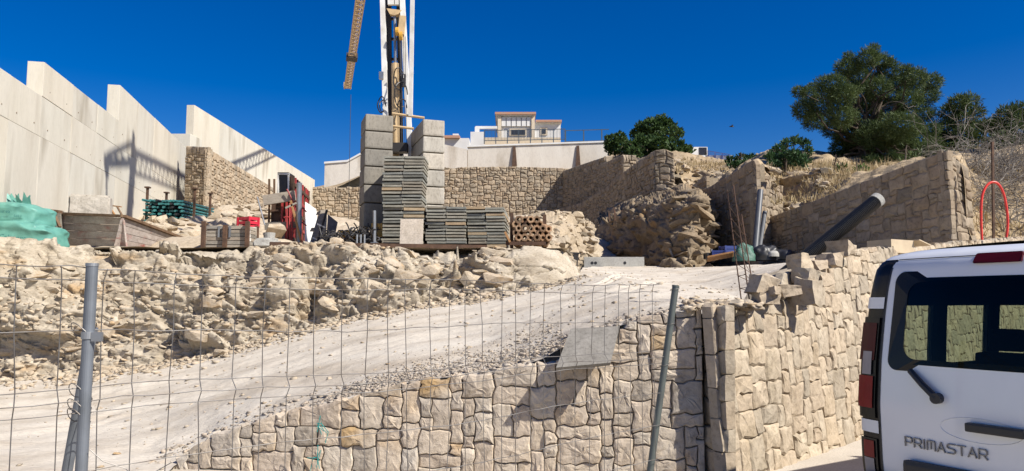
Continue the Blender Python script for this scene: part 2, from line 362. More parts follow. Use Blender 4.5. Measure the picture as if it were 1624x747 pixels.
def rockdisp(P, amp=1.0, tilt=.12, seed=3, sizes=((1.4, .36), (.62, .22), (.27, .09), (.12, .035)), bed=.09, crack=.3):
    """fractured bedrock: tilted planar blocks, bedding ledges, fine grain"""
    Q = P.copy(); Q[:, 2] += tilt*Q[:, 0]
    Q = Q+.035*np.stack([vnoise(Q*1.7, seed+40), vnoise(Q*1.7, seed+41), vnoise(Q*1.7, seed+42)], 1)
    d = .25*fbm(Q*.4, seed, 3)
    for k, (s, a) in enumerate(sizes):
        f1, f2, c, off = worley_plane(Q/np.array([s*1.35, s*1.2, s*.75]), seed+10*k)
        gx = (np.modf(c*57.3)[0]-.5); gz = (np.modf(c*91.7)[0]-.35)
        d = d+a*(c*2-1)*.8+a*1.9*(gx*off[:, 0]+gz*off[:, 2])-a*crack*np.exp(-(f2-f1)/.05)
    zz = Q[:, 2]/.42+.8*fbm(Q*.6, seed+9, 2); fr_ = zz-np.floor(zz); lv = _h(np.floor(zz).astype(np.int64), np.floor(Q[:, 0]/2.7).astype(np.int64), np.floor(zz).astype(np.int64)*0, seed+8)
    d = d+bed*(lv*2-1)+bed*.5*(fr_-.5)
    d = d+.012*fbm(Q*9, seed+5, 3)
    return d*amp
# --- rocks
def rock_template(seed, flat=1.0, n=16):
    r = random.Random(seed); bm = bmesh.new()
    for i in range(n):
        v = Vector((r.gauss(0, 1), r.gauss(0, 1), r.gauss(0, 1))).normalized()
        v = Vector((max(-.72, min(.72, v.x)), max(-.68, min(.68, v.y)), max(-.62, min(.62, v.z))))
        bm.verts.new((v.x, v.y, v.z*flat))
    res = bmesh.ops.convex_hull(bm, input=bm.verts[:])
    bmesh.ops.delete(bm, geom=[e for e in res['geom_interior'] if isinstance(e, bmesh.types.BMVert)], context='VERTS')
    bmesh.ops.triangulate(bm, faces=bm.faces[:])
    bm.verts.index_update()
    V = np.array([tuple(v.co) for v in bm.verts]); Fc = np.array([[v.index for v in f.verts] for f in bm.faces]); bm.free()
    return V, Fc
TEMPL = [rock_template(100+i, flat=.55+.45*((i*7) % 10)/10) for i in range(14)]
ROCKMESH = {}
def rock_mesh(i, mat):
    if (i, mat) not in ROCKMESH:
        V, Fc = TEMPL[i]; me = bpy.data.meshes.new('rock'); me.from_pydata([tuple(v) for v in V], [], [tuple(map(int, f)) for f in Fc]); me.update(); me.materials.append(M[mat]); ROCKMESH[(i, mat)] = me
    return ROCKMESH[(i, mat)]
def rock(name, p, size, parent=None, mat='rockpiece', rot=None, asp=None):
    o = bpy.data.objects.new(name, rock_mesh(random.randrange(len(TEMPL)), mat)); link(o, parent)
    o.location = p; a = asp or (random.uniform(.8, 1.4), random.uniform(.8, 1.1), random.uniform(.6, 1.0))
    o.scale = [size*x*.62 for x in a]
    o.rotation_euler = rot or (random.uniform(-.35, .35), random.uniform(-.35, .35), random.uniform(0, 6.28))
    return o
def scatter(name, pts, sizes, mat, parent=None, flat=.7):
    VV = []; FF = []; k = 0
    for p, s in zip(pts, sizes):
        V, Fc = TEMPL[random.randrange(len(TEMPL))]
        R = np.array(Matrix.Rotation(random.uniform(0, 6.28), 3, 'Z') @ Matrix.Rotation(random.uniform(-.5, .5), 3, 'X'))
        v = (V*np.array([random.uniform(.8, 1.3), 1, flat*random.uniform(.7, 1.1)])*s*.62)@R.T+np.asarray(p)
        VV.append(v); FF.append(Fc+k); k += len(v)
    return np_mesh(name, np.concatenate(VV), np.concatenate(FF), mat, parent)
# --- masonry
def pack(nx, ny, wr, hr, rnd):
    g = [[-1]*nx for _ in range(ny)]; rects = []
    for j in range(ny):
        for i in range(nx):
            if g[j][i] >= 0: continue
            wmax = 0
            while i+wmax < nx and g[j][i+wmax] < 0 and wmax < wr[1]: wmax += 1
            ww = min(wmax, rnd.randint(*wr)); hh = min(ny-j, rnd.randint(*hr))
            if wmax-ww == 1: ww = wmax
            if ny-j-hh == 1: hh = ny-j
            for b in range(hh):
                for a in range(ww): g[j+b][i+a] = len(rects)
            rects.append((i, j, ww, hh))
    return rects
def stone_panel(parent, O, U, Nn, L, Hf, cell, wr, hr, mat, seed, zb=None, batter=.0, fan=False, depth=.16, bulge=.04, gap=.010, warp=.30, joined=None, rings=1, keep=None, limit=10**9, name='stone'):
    """O: xy+z origin, U unit along (xy), Nn outward unit (xy), Hf(s): height"""
    rnd = random.Random(seed); O = Vector(O); U = Vector((*U, 0)); Nn = Vector((*Nn, 0))
    Hm = max(Hf(L*i/60) for i in range(61)); nx = max(2, round(L/cell)); ny = max(2, math.ceil(Hm/cell)); cx = L/nx; cy = Hm/ny if fan else cell
    zb = zb or (lambda s: 0.0)
    wpt = {}
    def gp(i, j):
        if (i, j) not in wpt:
            ws = 0 if i in (0, nx) else rnd.uniform(-warp, warp)*cx; wt = 0 if j in (0, ) or (fan and j == ny) else rnd.uniform(-warp, warp)*cy
            wpt[(i, j)] = (i*cx+ws, j*cy+wt)
        return wpt[(i, j)]
    allv = []; allf = []; count = 0
    for (i, j, ww, hh) in pack(nx, ny, wr, hr, rnd):
        loop = [(i+a, j) for a in range(ww)]+[(i+ww, j+b) for b in range(hh)]+[(i+ww-a, j+hh) for a in range(ww)]+[(i, j+hh-b) for b in range(hh)]
        pts = [gp(*q) for q in loop]; n = len(pts)
        cs = sum(p[0] for p in pts)/n; ct = sum(p[1] for p in pts)/n
        if not fan:
            lowt = min(p[1] for p in pts)
            if lowt > Hf(cs)-.75*cell: continue
            pts = [(a_, min(b_, Hf(a_)+rnd.uniform(-.02, .035))) for a_, b_ in pts]
            ct = sum(p[1] for p in pts)/n
        if keep and not keep(cs, ct): continue
        corner = {0, ww, ww+hh, 2*ww+hh}
        tx, ty = rnd.uniform(-.06, .06), rnd.uniform(-.06, .06); bl = bulge*rnd.uniform(.55, 1.5)
        hw, ht = ww*cx/2, hh*cy/2
        def mp(s, t, nn):
            if fan: t = t*Hf(s)/Hm
            return O+U*s+Vector((0, 0, zb(s)+t))+Nn*(nn-batter*t)
        def ring(sc, off, jit):
            r = []
            for q, (s, t) in enumerate(pts):
                ds, dt = s-cs, t-ct; rr = math.hypot(ds, dt); k = (rr-gap*(1.5 if q in corner else 1.0))/rr*sc
                s2, t2 = cs+ds*k+rnd.uniform(-jit, jit), ct+dt*k+rnd.uniform(-jit, jit)
                r.append(mp(s2, t2, off+(tx*ds+ty*dt)*(0 if off < -.05 else 1)+rnd.uniform(-jit, jit)*.8))
            return r
        v = ring(.98, -depth, 0)+ring(1, -.004, .004); nr = 2
        if rings == 3: v += ring(.93, bl*.75, bl*.14)+ring(.70, bl*.95, bl*.18)+ring(.36, bl, bl*.22); nr = 5
        elif rings == 2: v += ring(.86, bl*.75, bl*.30)+ring(.5, bl, bl*.4); nr = 4
        else: v += ring(.74, bl*.9, bl*.30); nr = 3
        v.append(mp(cs+rnd.uniform(-.2, .2)*hw, ct+rnd.uniform(-.2, .2)*ht, bl*rnd.uniform(.7, 1.5)))
        f = []
        for a in range(nr-1):
            for b in range(n): f.append((a*n+b, a*n+(b+1) % n, (a+1)*n+(b+1) % n, (a+1)*n+b))
        for b in range(n): f.append(((nr-1)*n+b, (nr-1)*n+(b+1) % n, nr*n))
        # orientation: U x Z must equal N
        if U.cross(Vector((0, 0, 1))).dot(Nn) < 0: f = [tuple(reversed(q)) for q in f]
        if joined or count >= limit:
            k = len(allv); allv += v; allf += [tuple(x+k for x in q) for q in f]
        else: mesh_obj(name, v, f, mat, parent)
        count += 1
    if allv:
        o = mesh_obj(joined or 'stonework', allv, allf, mat, parent); o['kind'] = 'stuff'
def wall_core(parent, O, U, Nn, L, Hf, thick, mat='mortar', zb=None, batter=0, inset=.03, n=24, drop=.06, deep=.3, name='core', c0=.10, c1=.10):
    O = Vector(O); U = Vector((*U, 0)); Nn = Vector((*Nn, 0)); zb = zb or (lambda s: 0.0); v = []; f = []
    for i in range(n+1):
        s = c0+(L-c0-c1)*i/n; t = max(Hf(s)-drop, .05); b = O+U*s+Vector((0, 0, zb(s)))
        v += [b-Nn*inset-Vector((0, 0, deep)), b-Nn*(inset+batter*t)+Vector((0, 0, t)), b-Nn*(inset+thick)+Vector((0, 0, t)), b-Nn*(inset+thick)-Vector((0, 0, deep))]
    for i in range(n):
        for j in range(4): f.append((i*4+j, (i+1)*4+j, (i+1)*4+(j+1) % 4, i*4+(j+1) % 4))
    f += [(0, 1, 2, 3), (n*4+3, n*4+2, n*4+1, n*4)]
    return mesh_obj(name, v, f, mat, parent)
def line2(p, q):
    """two ground points -> origin, unit along, outward normal towards camera, length"""
    p = Vector((p[0], p[1])); q = Vector((q[0], q[1])); U = (q-p); L = U.length; U.normalize(); Nn = Vector((U.y, -U.x))
    if Nn.dot(-p) < 0: Nn = -Nn
    return p, U, Nn, L
def interp(xs, ys): return lambda s: float(np.interp(s, xs, ys))
# --- foliage
def leaf_cloud(name, clumps, leaf, mat, parent, up=.3, shell=.45, seed=1, aspect=.35, droop=0):
    """clumps: (center, (rx,ry,rz), n)"""
    r = np.random.default_rng(seed); VV = []
    for c, rad, n in clumps:
        d = r.normal(size=(n, 3)); d /= np.linalg.norm(d, axis=1, keepdims=True)
        rr = (shell+(1-shell)*r.random(n)**.6)*(1+.25*fbm(d*2.3+np.array(c)[None]*.7, seed, 2))
        p = np.array(c)+d*rr[:, None]*np.array(rad)
        a = d*.6+r.normal(size=(n, 3))*.55+np.array([0, 0, up]); a /= np.linalg.norm(a, axis=1, keepdims=True)
        b = np.cross(a, r.normal(size=(n, 3))); b /= np.linalg.norm(b, axis=1, keepdims=True)
        l = leaf*(.6+.8*r.random(n))[:, None]; wdt = l*aspect
        VV.append(np.stack([p-b*wdt*.5, p+a*l*.55-b*wdt*.45+0*b, p+a*l, p+a*l*.45+b*wdt*.5], 1).reshape(-1, 3))
    V = np.concatenate(VV); n = len(V)//4
    return np_mesh(name, V, np.arange(n*4).reshape(n, 4), mat, parent)
def limb(mb, a, b, r0, r1, seed, k=5, wob=.12):
    q = random.Random(seed); a = Vector(a); b = Vector(b); L = (b-a).length; pts = []
    for i in range(k+1):
        t = i/k; p = a.lerp(b, t)
        if 0 < i < k: p += Vector((q.gauss(0, 1), q.gauss(0, 1), q.gauss(0, .6)))*wob*L*.25
        p.z += math.sin(t*math.pi)*L*.05; pts.append(p)
    mb.tube(pts, [r0+(r1-r0)*i/k for i in range(k+1)], n=6); return pts
# ================================================================== THE SETTING
def on_wall(px, py, p, q):
    """pixel on the vertical plane through ground points p,q -> (distance along from p, z)"""
    r = W(px, py, 1.0); rx = r.x; p = Vector((p[0], p[1])); q = Vector((q[0], q[1])); e = q-p
    # p.x+e.x t = rx (p.y+e.y t)
    t = (rx*p.y-p.x)/(e.x-rx*e.y); d = p.y+e.y*t
    return t*e.length, W(px, py, d).z
def profile(pix, p, q, zbase):
    a = sorted(on_wall(x, y, p, q) for x, y in pix)
    return interp([s for s, z in a], [max(z-zbase, .05) for s, z in a])
# street
o = mesh_obj('street', [(-400, -300, 0), (400, -300, 0), (400, 700, 0), (-400, 700, 0)], [(0, 1, 2, 3)], 'street'); tag(o, kind='structure')
# --- plan of the two lower walls
LW0 = W(235, 735, 7.75); LW1 = W(1112, 490, 7.2)             # left wall, left end .. inner corner
RC = W(1145, 490, 6.93)                                      # protruding corner
RB = W(1370, 690, 9.4); rdir = Vector((RB.x-RC.x, RB.y-RC.y)).normalized()
RE = Vector((RC.x+rdir.x*16.5, RC.y+rdir.y*16.5))            # far right end
topL = [(235, 742), (300, 718), (335, 690), (400, 672), (480, 648), (560, 632), (650, 608), (760, 594), (830, 580), (900, 568), (940, 540), (985, 512), (1040, 500), (1112, 488)]
topR = [(1143, 486), (1200, 478), (1250, 474), (1256, 474), (1262, 430), (1300, 412), (1360, 397), (1440, 390), (1540, 383), (1624, 377), (1700, 372)]
HL = profile(topL, LW0, LW1, 0); HR = profile(topR, RC, RE, 0)
# --- ramp
fr = []
def frontpt(px, py): 
    s, z = on_wall(px, py, LW0, LW1); d = Vector((LW1.x-LW0.x, LW1.y-LW0.y)).normalized(); return Vector((LW0.x+d.x*s, LW0.y+d.y*s+.16, z-.03))
def frontptR(px, dz=-.08, inset=.25):
    s, _ = on_wall(px, 480, RC, RE); z = HR(s); return Vector((RC.x+rdir.x*s-rdir.y*inset, RC.y+rdir.y*s+rdir.x*inset, z+dz))
rampF = [Vector((-14, 4.5, .01)), Vector((-8, 4.8, .012)), W(120, 800, 6.6)*1.0, frontpt(290, 718), frontpt(400, 672), frontpt(480, 648), frontpt(650, 606), frontpt(820, 578), frontpt(985, 512), frontpt(1095, 488),
         frontptR(1215), frontptR(1250), frontptR(1290, -.45, .5), frontptR(1400, -.12, .5), frontptR(1560, -.10, .5), frontptR(1680, -.1, .5)]
rampF[2].z = .014
rampB = [Vector((-20, 14.6, .02)), Vector((-14, 14.6, .03)), W(0, 600, 14.5), W(120, 590, 14.5), W(300, 566, 14.5), W(430, 536, 14.5), W(560, 504, 14.6), W(720, 476, 15), W(850, 456, 15.4), W(914, 436, 16.4),
         W(925, 426, 20), W(950, 425, 24.6), XD(1050, 25.8, 2.97), XD(1180, 26.2, 2.97), XD(1400, 26, 2.97), XD(1600, 26, 2.97)]
cols = []
for a, b in zip(rampF, rampB):
    m1 = a.lerp(b, .33); m2 = a.lerp(b, .66); cols.append([a, m1, m2, b])
G = loft(cols, 420, 150); P = G.reshape(-1, 3)
dz = .035*fbm(P*np.array([.35, .9, 1]), 11, 4)+.012*fbm(P*4, 12, 3)
tr = np.tile(np.linspace(0, 1, 150)[:, None], (1, 420)).ravel()
wob = .02*np.sin(P[:, 0]*.7)
for c_ in (.36, .40, .60, .64): dz += -.035*np.exp(-((tr+wob-c_)/.018)**2)+.014*np.exp(-((tr+wob-c_-.028)/.014)**2)
dz += .03*np.clip(fbm(P*np.array([1.3, 2.2, 1]), 14, 3), 0, 1)
P[:, 2] += dz*np.clip(1-P[:, 1]*0, 0, 1)
RAMP = G
o = np_mesh('ramp', P, gridfaces(150, 420), 'dust', smooth=True); tag(o, kind='structure')
# --- cut rock face, lower terrace edge
foot = [Vector((-22, 14.4, 0)), W(-200, 612, 14.4), W(0, 603, 14.4), W(150, 592, 14.4), W(300, 570, 14.4), W(430, 540, 14.4), W(560, 508, 14.5), W(720, 480, 14.9), W(850, 460, 15.3), W(905, 444, 16.0), W(918, 432, 17.5), W(915, 425, 21)]
crest = [Vector((-22, 15.6, 2.95)), W(-200, 393, 15.6), W(0, 391, 15.6), W(150, 393, 15.7), W(300, 390, 15.7), W(430, 392, 15.8), W(560, 391, 15.9), W(720, 387, 16), W(830, 389, 16.1), W(880, 397, 16.4), W(898, 402, 17.8), W(895, 404, 21)]
cols = []
for a, b in zip(foot, crest):
    bot = a.copy(); bot.z -= .35; bot.y -= .25
    back = b+Vector((0, 1.3, -.06)); cols.append([bot, a.lerp(b, .18)+Vector((0, -.05, 0)), a.lerp(b, .5)+Vector((0, -.18, 0)), a.lerp(b, .8)+Vector((0, -.12, 0)), b, back])
NU, NV = 640, 190
G = loft(cols, NU, NV); Nn = gridnormals(G)
if Nn[90, 300, 1] > 0: Nn = -Nn
P = G.reshape(-1, 3); un = np.tile(np.linspace(0, 1, NU)[None], (NV, 1)).ravel(); vn = np.tile(np.linspace(0, 1, NV)[:, None], (1, NU)).ravel()
amp = 1.0-.84*np.clip((un-.66)/.07, 0, 1); amp *= np.clip((1.02-vn)/.14, .12, 1)*np.clip(.35+vn*4, 0, 1)
amp *= .62+.5*np.clip((un-.28)/.2, 0, 1)
disp = rockdisp(P*1.0, 1.0, seed=3, sizes=((1.5, .30), (.62, .17), (.26, .08), (.12, .03)), crack=.25, bed=.17)
D = Nn.reshape(-1, 3)*(disp*amp)[:, None]
P2 = P+D; P2[:, 2] = np.minimum(P2[:, 2], 3.12)
FACE = P2.reshape(NV, NU, 3)
rf = np_mesh('rock_face', P2, gridfaces(NV, NU), 'rock'); tag(rf, kind='structure')
q = random.Random(5)
for k in range(300):                                  # blocks standing out of the face
    iu = int((.09+.60*q.random()**.85)*NU); iv = int((.05+(.73 if iu > .42*NU else .58)*q.random()**1.1)*NV)
    left = iu < .46*NU; s = (.16+.50*q.random()**2.5) if not left else (.14+.42*q.random()**2.2)
    p = Vector(FACE[iv, iu])+Vector((0, s*.26, 0))
    asp = (q.uniform(1.0, 1.6), q.uniform(.7, 1.0), q.uniform(.45, .8)) if left else (q.uniform(.8, 1.35), q.uniform(.7, 1.0), q.uniform(.55, 1.0))
    rock('rock', p, s, rf, asp=asp, rot=(q.uniform(-.25, .25), q.uniform(-.2, .2)+(.08 if left else .25), q.uniform(-.5, .5)))
pts = []; sz = []
for k in range(1700):
    iu = int((.08+.61*q.random())*NU); iv = int((.04+(.76 if iu > .42*NU else .56)*q.random()**1.3)*NV); s = .05+.15*q.random()**2; p = FACE[iv, iu]; pts.append((p[0], p[1]+s*.12, p[2])); sz.append(s)
o = scatter('broken_rock', pts, sz, 'rockpiece', rf); o['kind'] = 'stuff'
pts = []; sz = []
for k in range(2600):                                 # crumbled debris along the foot
    iu = int(q.uniform(.08, .80)*NU); p = Vector(FACE[int(.085*NV), iu]); t = abs(q.gauss(0, .5))
    f = np.clip((un[iu]-.0)/1, 0, 1)
    base = foot[0]
    pts.append((p.x+q.gauss(0, .2), p.y-t-.05, 0)); sz.append(.03+.13*q.random()**3)
# drop the debris on the ramp surface
from mathutils.kdtree import KDTree
RG = RAMP.reshape(-1, 3); KD = KDTree(len(RG))
for i, p in enumerate(RG): KD.insert((p[0], p[1], 0), i)
KD.balance()
def rampz(x, y):
    h = KD.find_n((x, y, 0), 3); w_ = [1/(d+.003) for _, _, d in h]
    return sum(RG[i, 2]*k for (_, i, _), k in zip(h, w_))/sum(w_)
pts = [(x, y, rampz(x, y)+.01) for x, y, _ in pts]
o = scatter('rubble', pts, sz, 'rockpiece'); tag(o, 'crumbled pale rubble strewn along the foot of the cut rock face', 'rubble', kind='stuff')
for k in range(7):
    iu = int((.17+.085*k+q.uniform(-.02, .02))*NU); p = FACE[int(.085*NV), iu]; x, y = p[0], p[1]-q.uniform(.35, .9)
    s = q.uniform(.2, .36)
    tag(rock('fallen_rock', (x, y, rampz(x, y)+s*.15), s), ('leftmost', 'second from left', 'third from left', 'middle', 'third from right', 'second from right', 'rightmost')[k]+' of the fallen rocks lying on the ramp below the rock face', 'rock', 'fallen rocks along the ramp')
# gravel berm along the lower edge of the ramp and loose stones on the dust
pts = []; sz = []
a0 = frontpt(500, 644); a1 = frontpt(905, 560)
for k in range(3600):
    t = q.random(); x = a0.x+(a1.x-a0.x)*t; y = a0.y+(a1.y-a0.y)*t+.10+abs(q.gauss(0, .45))*(.35+1.6*t); pts.append((x, y)); sz.append(.012+.035*q.random()**3)
for k in range(900):
    t = q.random(); x = LW0.x+(LW1.x-LW0.x)*t; y = LW0.y+(LW1.y-LW0.y)*t+.15+abs(q.gauss(0, .3)); pts.append((x, y)); sz.append(.02+.07*q.random()**3)
o = scatter('gravel', [(x, y, rampz(x, y)+.004) for x, y in pts], sz, 'gravel'); tag(o, 'grey crushed gravel spilled along the lower edge of the ramp', 'gravel', kind='stuff')
pts = []; sz = []
for k in range(2600):
    iv = q.randrange(3, 146); iu = q.randrange(40, 400); p = RAMP[iv, iu]; pts.append((p[0], p[1], p[2]+.004)); sz.append(.010+.075*q.random()**6)
o = scatter('pebbles', pts, sz, 'rockpiece'); tag(o, 'pale pebbles scattered over the dusty ramp', 'pebbles', kind='stuff')
# --- terrace ground
CTL = [(px, d, 2.93) for px, d in ((-100, 16), (100, 17), (300, 17.5), (450, 18), (600, 18), (750, 18), (900, 18), (600, 23), (480, 22), (750, 23), (850, 21), (950, 22), (1000, 25), (1100, 25), (1200, 25), (1350, 24), (1000, 19), (1100, 15), (180, 18), (900, 27))]
CT = [(*XD(px, d, z).xy, z) for px, d, z in CTL]
CT += [tuple(W(*a)) for a in ((60, 352, 20), (160, 350, 22.5), (235, 356, 25), (300, 334, 31), (330, 374, 20), (395, 364, 20.5), (345, 326, 33), (430, 330, 36), (300, 352, 26), (400, 345, 27), (520, 380, 58), (700, 378, 58), (880, 365, 57), (480, 360, 40), (650, 380, 40), (800, 375, 40), (830, 345, 32))]
CT = np.array(CT)
def zter(x, y):
    d2 = (CT[:, 0]-x)**2+(CT[:, 1]-y)**2+.4; w_ = d2**-1.7; return float((w_*CT[:, 2]).sum()/w_.sum())
nx, ny = 300, 260
X, Y = np.meshgrid(np.linspace(-34, 16, nx), np.linspace(16.6, 63, ny)); XY = np.stack([X.ravel(), Y.ravel()], 1)
D2 = ((XY[:, None, :]-CT[None, :, :2])**2).sum(2)+.4; Wt = D2**-1.7; Z = (Wt*CT[:, 2]).sum(1)/Wt.sum(1)
P = np.concatenate([XY, Z[:, None]], 1); rough = np.clip((Z-3.1)/.6, 0, 1)
P[:, 2] += .015*fbm(P*2, 5, 3)+rough*(.12*fbm(P*1.1, 9, 4)+.55*rockdisp(P, .5, seed=91, bed=0))
P[:, 2] -= np.where(P[:, 0] > 1.6, .10, 0)
gf = gridfaces(ny, nx); fc = P[gf].mean(1); gf = gf[~((fc[:, 0] > 1.3) & (fc[:, 1] < 25.2))]
o = np_mesh('terrace_ground', P, gf, 'soil'); tag(o, kind='structure')
for k in range(230):
    px = q.uniform(225, 440); d = q.uniform(20, 36); g = W(px, 340, d); z = zter(g.x, g.y)
    if z < 3.15: continue
    rock('rock', (g.x, g.y, z+.05), .15+.55*q.random()**2, o, mat='rockpiece')
# --- outcrop under the buttressed wall, and rubble mound beside it
cols = []
for a, b, c in (((915, 402, 36), (928, 378, 36.2), (944, 354, 36.5)), ((948, 407, 32.4), (962, 375, 32.6), (982, 343, 33)), ((985, 412, 29.2), (1000, 366, 29.5), (1022, 329, 29.9)),
                ((1022, 416, 26.8), (1038, 362, 27.2), (1062, 318, 27.7)), ((1058, 421, 24.9), (1072, 366, 25.4), (1094, 315, 26.1)), ((1092, 425, 23.8), (1102, 376, 24.5), (1116, 322, 25.4)), ((1122, 425, 25.0), (1128, 380, 26), (1134, 335, 27.2))):
    A, B, C = W(*a), W(*b), W(*c); cols.append([A+Vector((0, -.3, -.6)), A, B, C, C+Vector((1.0, 6, 1.2))])
NU2, NV2 = 230, 110
G = loft(cols, NU2, NV2); Nn = gridnormals(G)
if Nn[50, 100, 1] > 0: Nn = -Nn
P = G.reshape(-1, 3); P2 = P+Nn.reshape(-1, 3)*rockdisp(P, .9, tilt=.4, seed=23, sizes=((1.6, .3), (.75, .13), (.32, .05)))[:, None]
oc = np_mesh('rock_outcrop', P2, gridfaces(NV2, NU2), 'outcrop'); tag(oc, kind='structure'); OC = P2.reshape(NV2, NU2, 3)
for k in range(170):
    p = OC[q.randrange(15, 100), q.randrange(40, 225)]; rock('rock', Vector(p)+Vector((.14, .16, -.06)), .3+.6*q.random()**2, oc, mat='outcrop', asp=(q.uniform(1, 1.7), .9, q.uniform(.4, .7)))
cols = []
for a, b, c in (((790, 392, 22.5), (800, 372, 23.2), (810, 356, 25)), ((840, 396, 22.4), (845, 365, 23.6), (850, 338, 26)), ((890, 404, 22.3), (890, 368, 23.8), (890, 335, 26.2)),
                ((925, 408, 25.9), (925, 376, 26.6), (918, 342, 27.6)), ((945, 410, 27.5), (950, 385, 28), (943, 358, 28.6))):
    A, B, C = W(*a), W(*b), W(*c); cols.append([A+Vector((0, 0, -.5)), A, B, C, C+Vector((0, 1.2, .1)), C+Vector((0, 4, -.6))])
G = loft(cols, 120, 80); Nn = gridnormals(G)
if Nn[30, 60, 1] > 0: Nn = -Nn
P = G.reshape(-1, 3); P2 = P+Nn.reshape(-1, 3)*rockdisp(P, .45, seed=33, sizes=((.8, .2), (.4, .13), (.2, .05)), bed=.03)[:, None]
rm = np_mesh('rubble_mound', P2, gridfaces(80, 120), 'greyrock'); tag(rm, kind='structure'); RM = P2.reshape(80, 120, 3)
for k in range(260):
    p = RM[q.randrange(12, 66), q.randrange(8, 116)]; rock('rock', p, .12+.42*q.random()**2, rm, mat='rockpiece' if k % 3 else 'greyrock')
# --- hillside behind the walls
cols = []
for rows in (((985, 264, 50), (985, 248, 55), (985, 240, 72)), ((1058, 262, 39.5), (1062, 258, 43), (1062, 258, 62)), ((1104, 318, 34.2), (1122, 272, 40), (1120, 272, 60)),
             ((1150, 292, 30.5), (1155, 278, 36), (1160, 278, 55)), ((1196, 264, 26.6), (1205, 266, 30), (1205, 266, 50)), ((1236, 350, 27), (1240, 276, 29.5), (1240, 270, 45)),
             ((1290, 324, 25.2), (1298, 270, 29), (1300, 272, 45)), ((1400, 285, 22.4), (1400, 278, 27), (1400, 278, 45)), ((1515, 250, 19.6), (1520, 265, 25), (1520, 262, 45)),
             ((1552, 392, 19.4), (1572, 285, 24), (1580, 250, 40)), ((1720, 398, 19.4), (1730, 275, 24), (1740, 240, 40)), ((2100, 398, 19.4), (2100, 280, 24), (2100, 240, 40))):
    A, B, C = (W(*r) for r in rows); cols.append([A, A.lerp(B, .5)+Vector((0, 0, .25)), B, C, C+Vector((C.x*.8, 60, -1))])
G = loft(cols, 330, 140, True); Nn = gridnormals(G); P = G.reshape(-1, 3)
P2 = P.copy(); ed = np.tile(np.clip(np.linspace(0, 14, 140), 0, 1)[:, None], (1, 330)).ravel()
P2[:, 2] += ed*(.15*fbm(P*.8, 41, 4)+.09*fbm(P*2.7, 45, 3))
hr = np_mesh('hillside', P2, gridfaces(140, 330), 'bank'); tag(hr, kind='structure'); HILL = P2.reshape(140, 330, 3)
def hillpt(px, d):
    """ground of the hillside at a pixel column and depth"""
    x = (px-812)/F_PX*d; i = ((P2[:, 0]-x)**2+(P2[:, 1]-d)**2).argmin(); return Vector((x, d, P2[i, 2]))
for k in range(190):                                   # stones of the dry bank and of the earth bank
    if k < 120: px, d = q.uniform(1062, 1150), q.uniform(33, 42)
    else: px, d = q.uniform(1215, 1330), q.uniform(25.5, 30)
    p = hillpt(px, d); rock('rock', p+Vector((0, 0, .02)), .2+.45*q.random()**2, hr, mat='greyrock' if k % 2 else 'rockpiece')
cols = []
for px in (300, 505, 600, 705, 800, 900, 1000):
    a = W(px, 300, 61.6) if px < 600 else W(px, 272, 61.6); b = W(px, 298 if px < 600 else 268, 64); c = W(px, 296 if px < 520 else 238, 76); d_ = Vector((c.x*1.1, 84, c.z+.3)); cols.append([a, b, c, d_, Vector((d_.x*1.8, 160, d_.z-2))])
G = loft(cols, 60, 40); P = G.reshape(-1, 3); P[:, 2] += .12*fbm(P*.9, 61, 3)
o = np_mesh('upper_slope', P, gridfaces(40, 60), 'bank'); tag(o, kind='structure')
# ================================================================== STONE WALLS
def simple_wall(name, label, segs, mat, core='mortar', thick=.7, joined=None, inset=.02, **kw):
    """segs: list of dicts(p,q,Hf,z,...)"""
    t = thing(name, label, 'stone wall', segs[0]['o'])
    t.location = (0, 0, 0)
    for i, s in enumerate(segs):
        O = Vector(s['o']); args = {**kw, **s.get('kw', {})}
        stone_panel(t, O, s['U'], s['N'], s['L'], s['H'], mat=s.get('mat', mat), seed=s.get('seed', 50+i), zb=s.get('zb'), batter=s.get('batter', 0), joined=joined, **args)
        if s.get('core', True): wall_core(t, O, s['U'], s['N'], s['L'], s['H'], min(s.get('thick', thick), s['L']*.8), core, s.get('zb'), s.get('batter', 0), drop=s.get('drop', .06), inset=s.get('inset', inset), c0=s.get('c0', .1), c1=s.get('c1', .1))
    return t
def seg(p, q, H, z=0., side=None, **kw):
    p2, U, Nn, L = line2(p, q)
    if side is not None and Nn.dot(Vector(side)) < 0: Nn = -Nn
    return dict(o=(p2.x, p2.y, z), U=U, N=Nn, L=L, H=H, **kw)
# lower left wall
s1 = seg(LW0, LW1, HL, -.3, thick=.35, drop=.1); HL2 = lambda s: HL(s)+.3; s1['H'] = HL2
simple_wall('lower_stone_wall', 'low wall of rough beige blocks below the ramp, rising from the left', [s1], 'wallstone', cell=.062, wr=(2, 7), hr=(2, 5), bulge=.022, gap=.0035, depth=.15, rings=3, warp=.28, inset=.016, limit=300)
# lower right wall with its return at the corner
RCb = Vector((RC.x, RC.y)); ret = Vector((LW1.x+.01, LW1.y+.12))
cutS = 5.6; RM_ = RCb+rdir*cutS
s2 = seg(RCb, RM_, lambda s: HR(s)+.3, -.3, batter=.06, seed=71, drop=.12, c0=.55, c1=0.)
s2b = seg(RM_, RE, lambda s: HR(s+cutS)+.3, -.3, batter=.06, seed=74, drop=.12, c0=0., kw=dict(limit=0))
s3 = seg(RCb, ret, lambda s: HR(0)+.3, -.3, side=(-1, -.2), batter=.02, seed=72, thick=.15, c0=.16, kw=dict(cell=.12, wr=(2, 3), hr=(2, 3)))
simple_wall('roadside_stone_wall', 'lit rough stone retaining wall running behind the white van', [s2, s2b, s3], 'wallstone2', cell=.085, wr=(2, 4), hr=(2, 4), bulge=.018, gap=.0035, depth=.10, rings=2, warp=.26, inset=.008, thick=.55, limit=290)
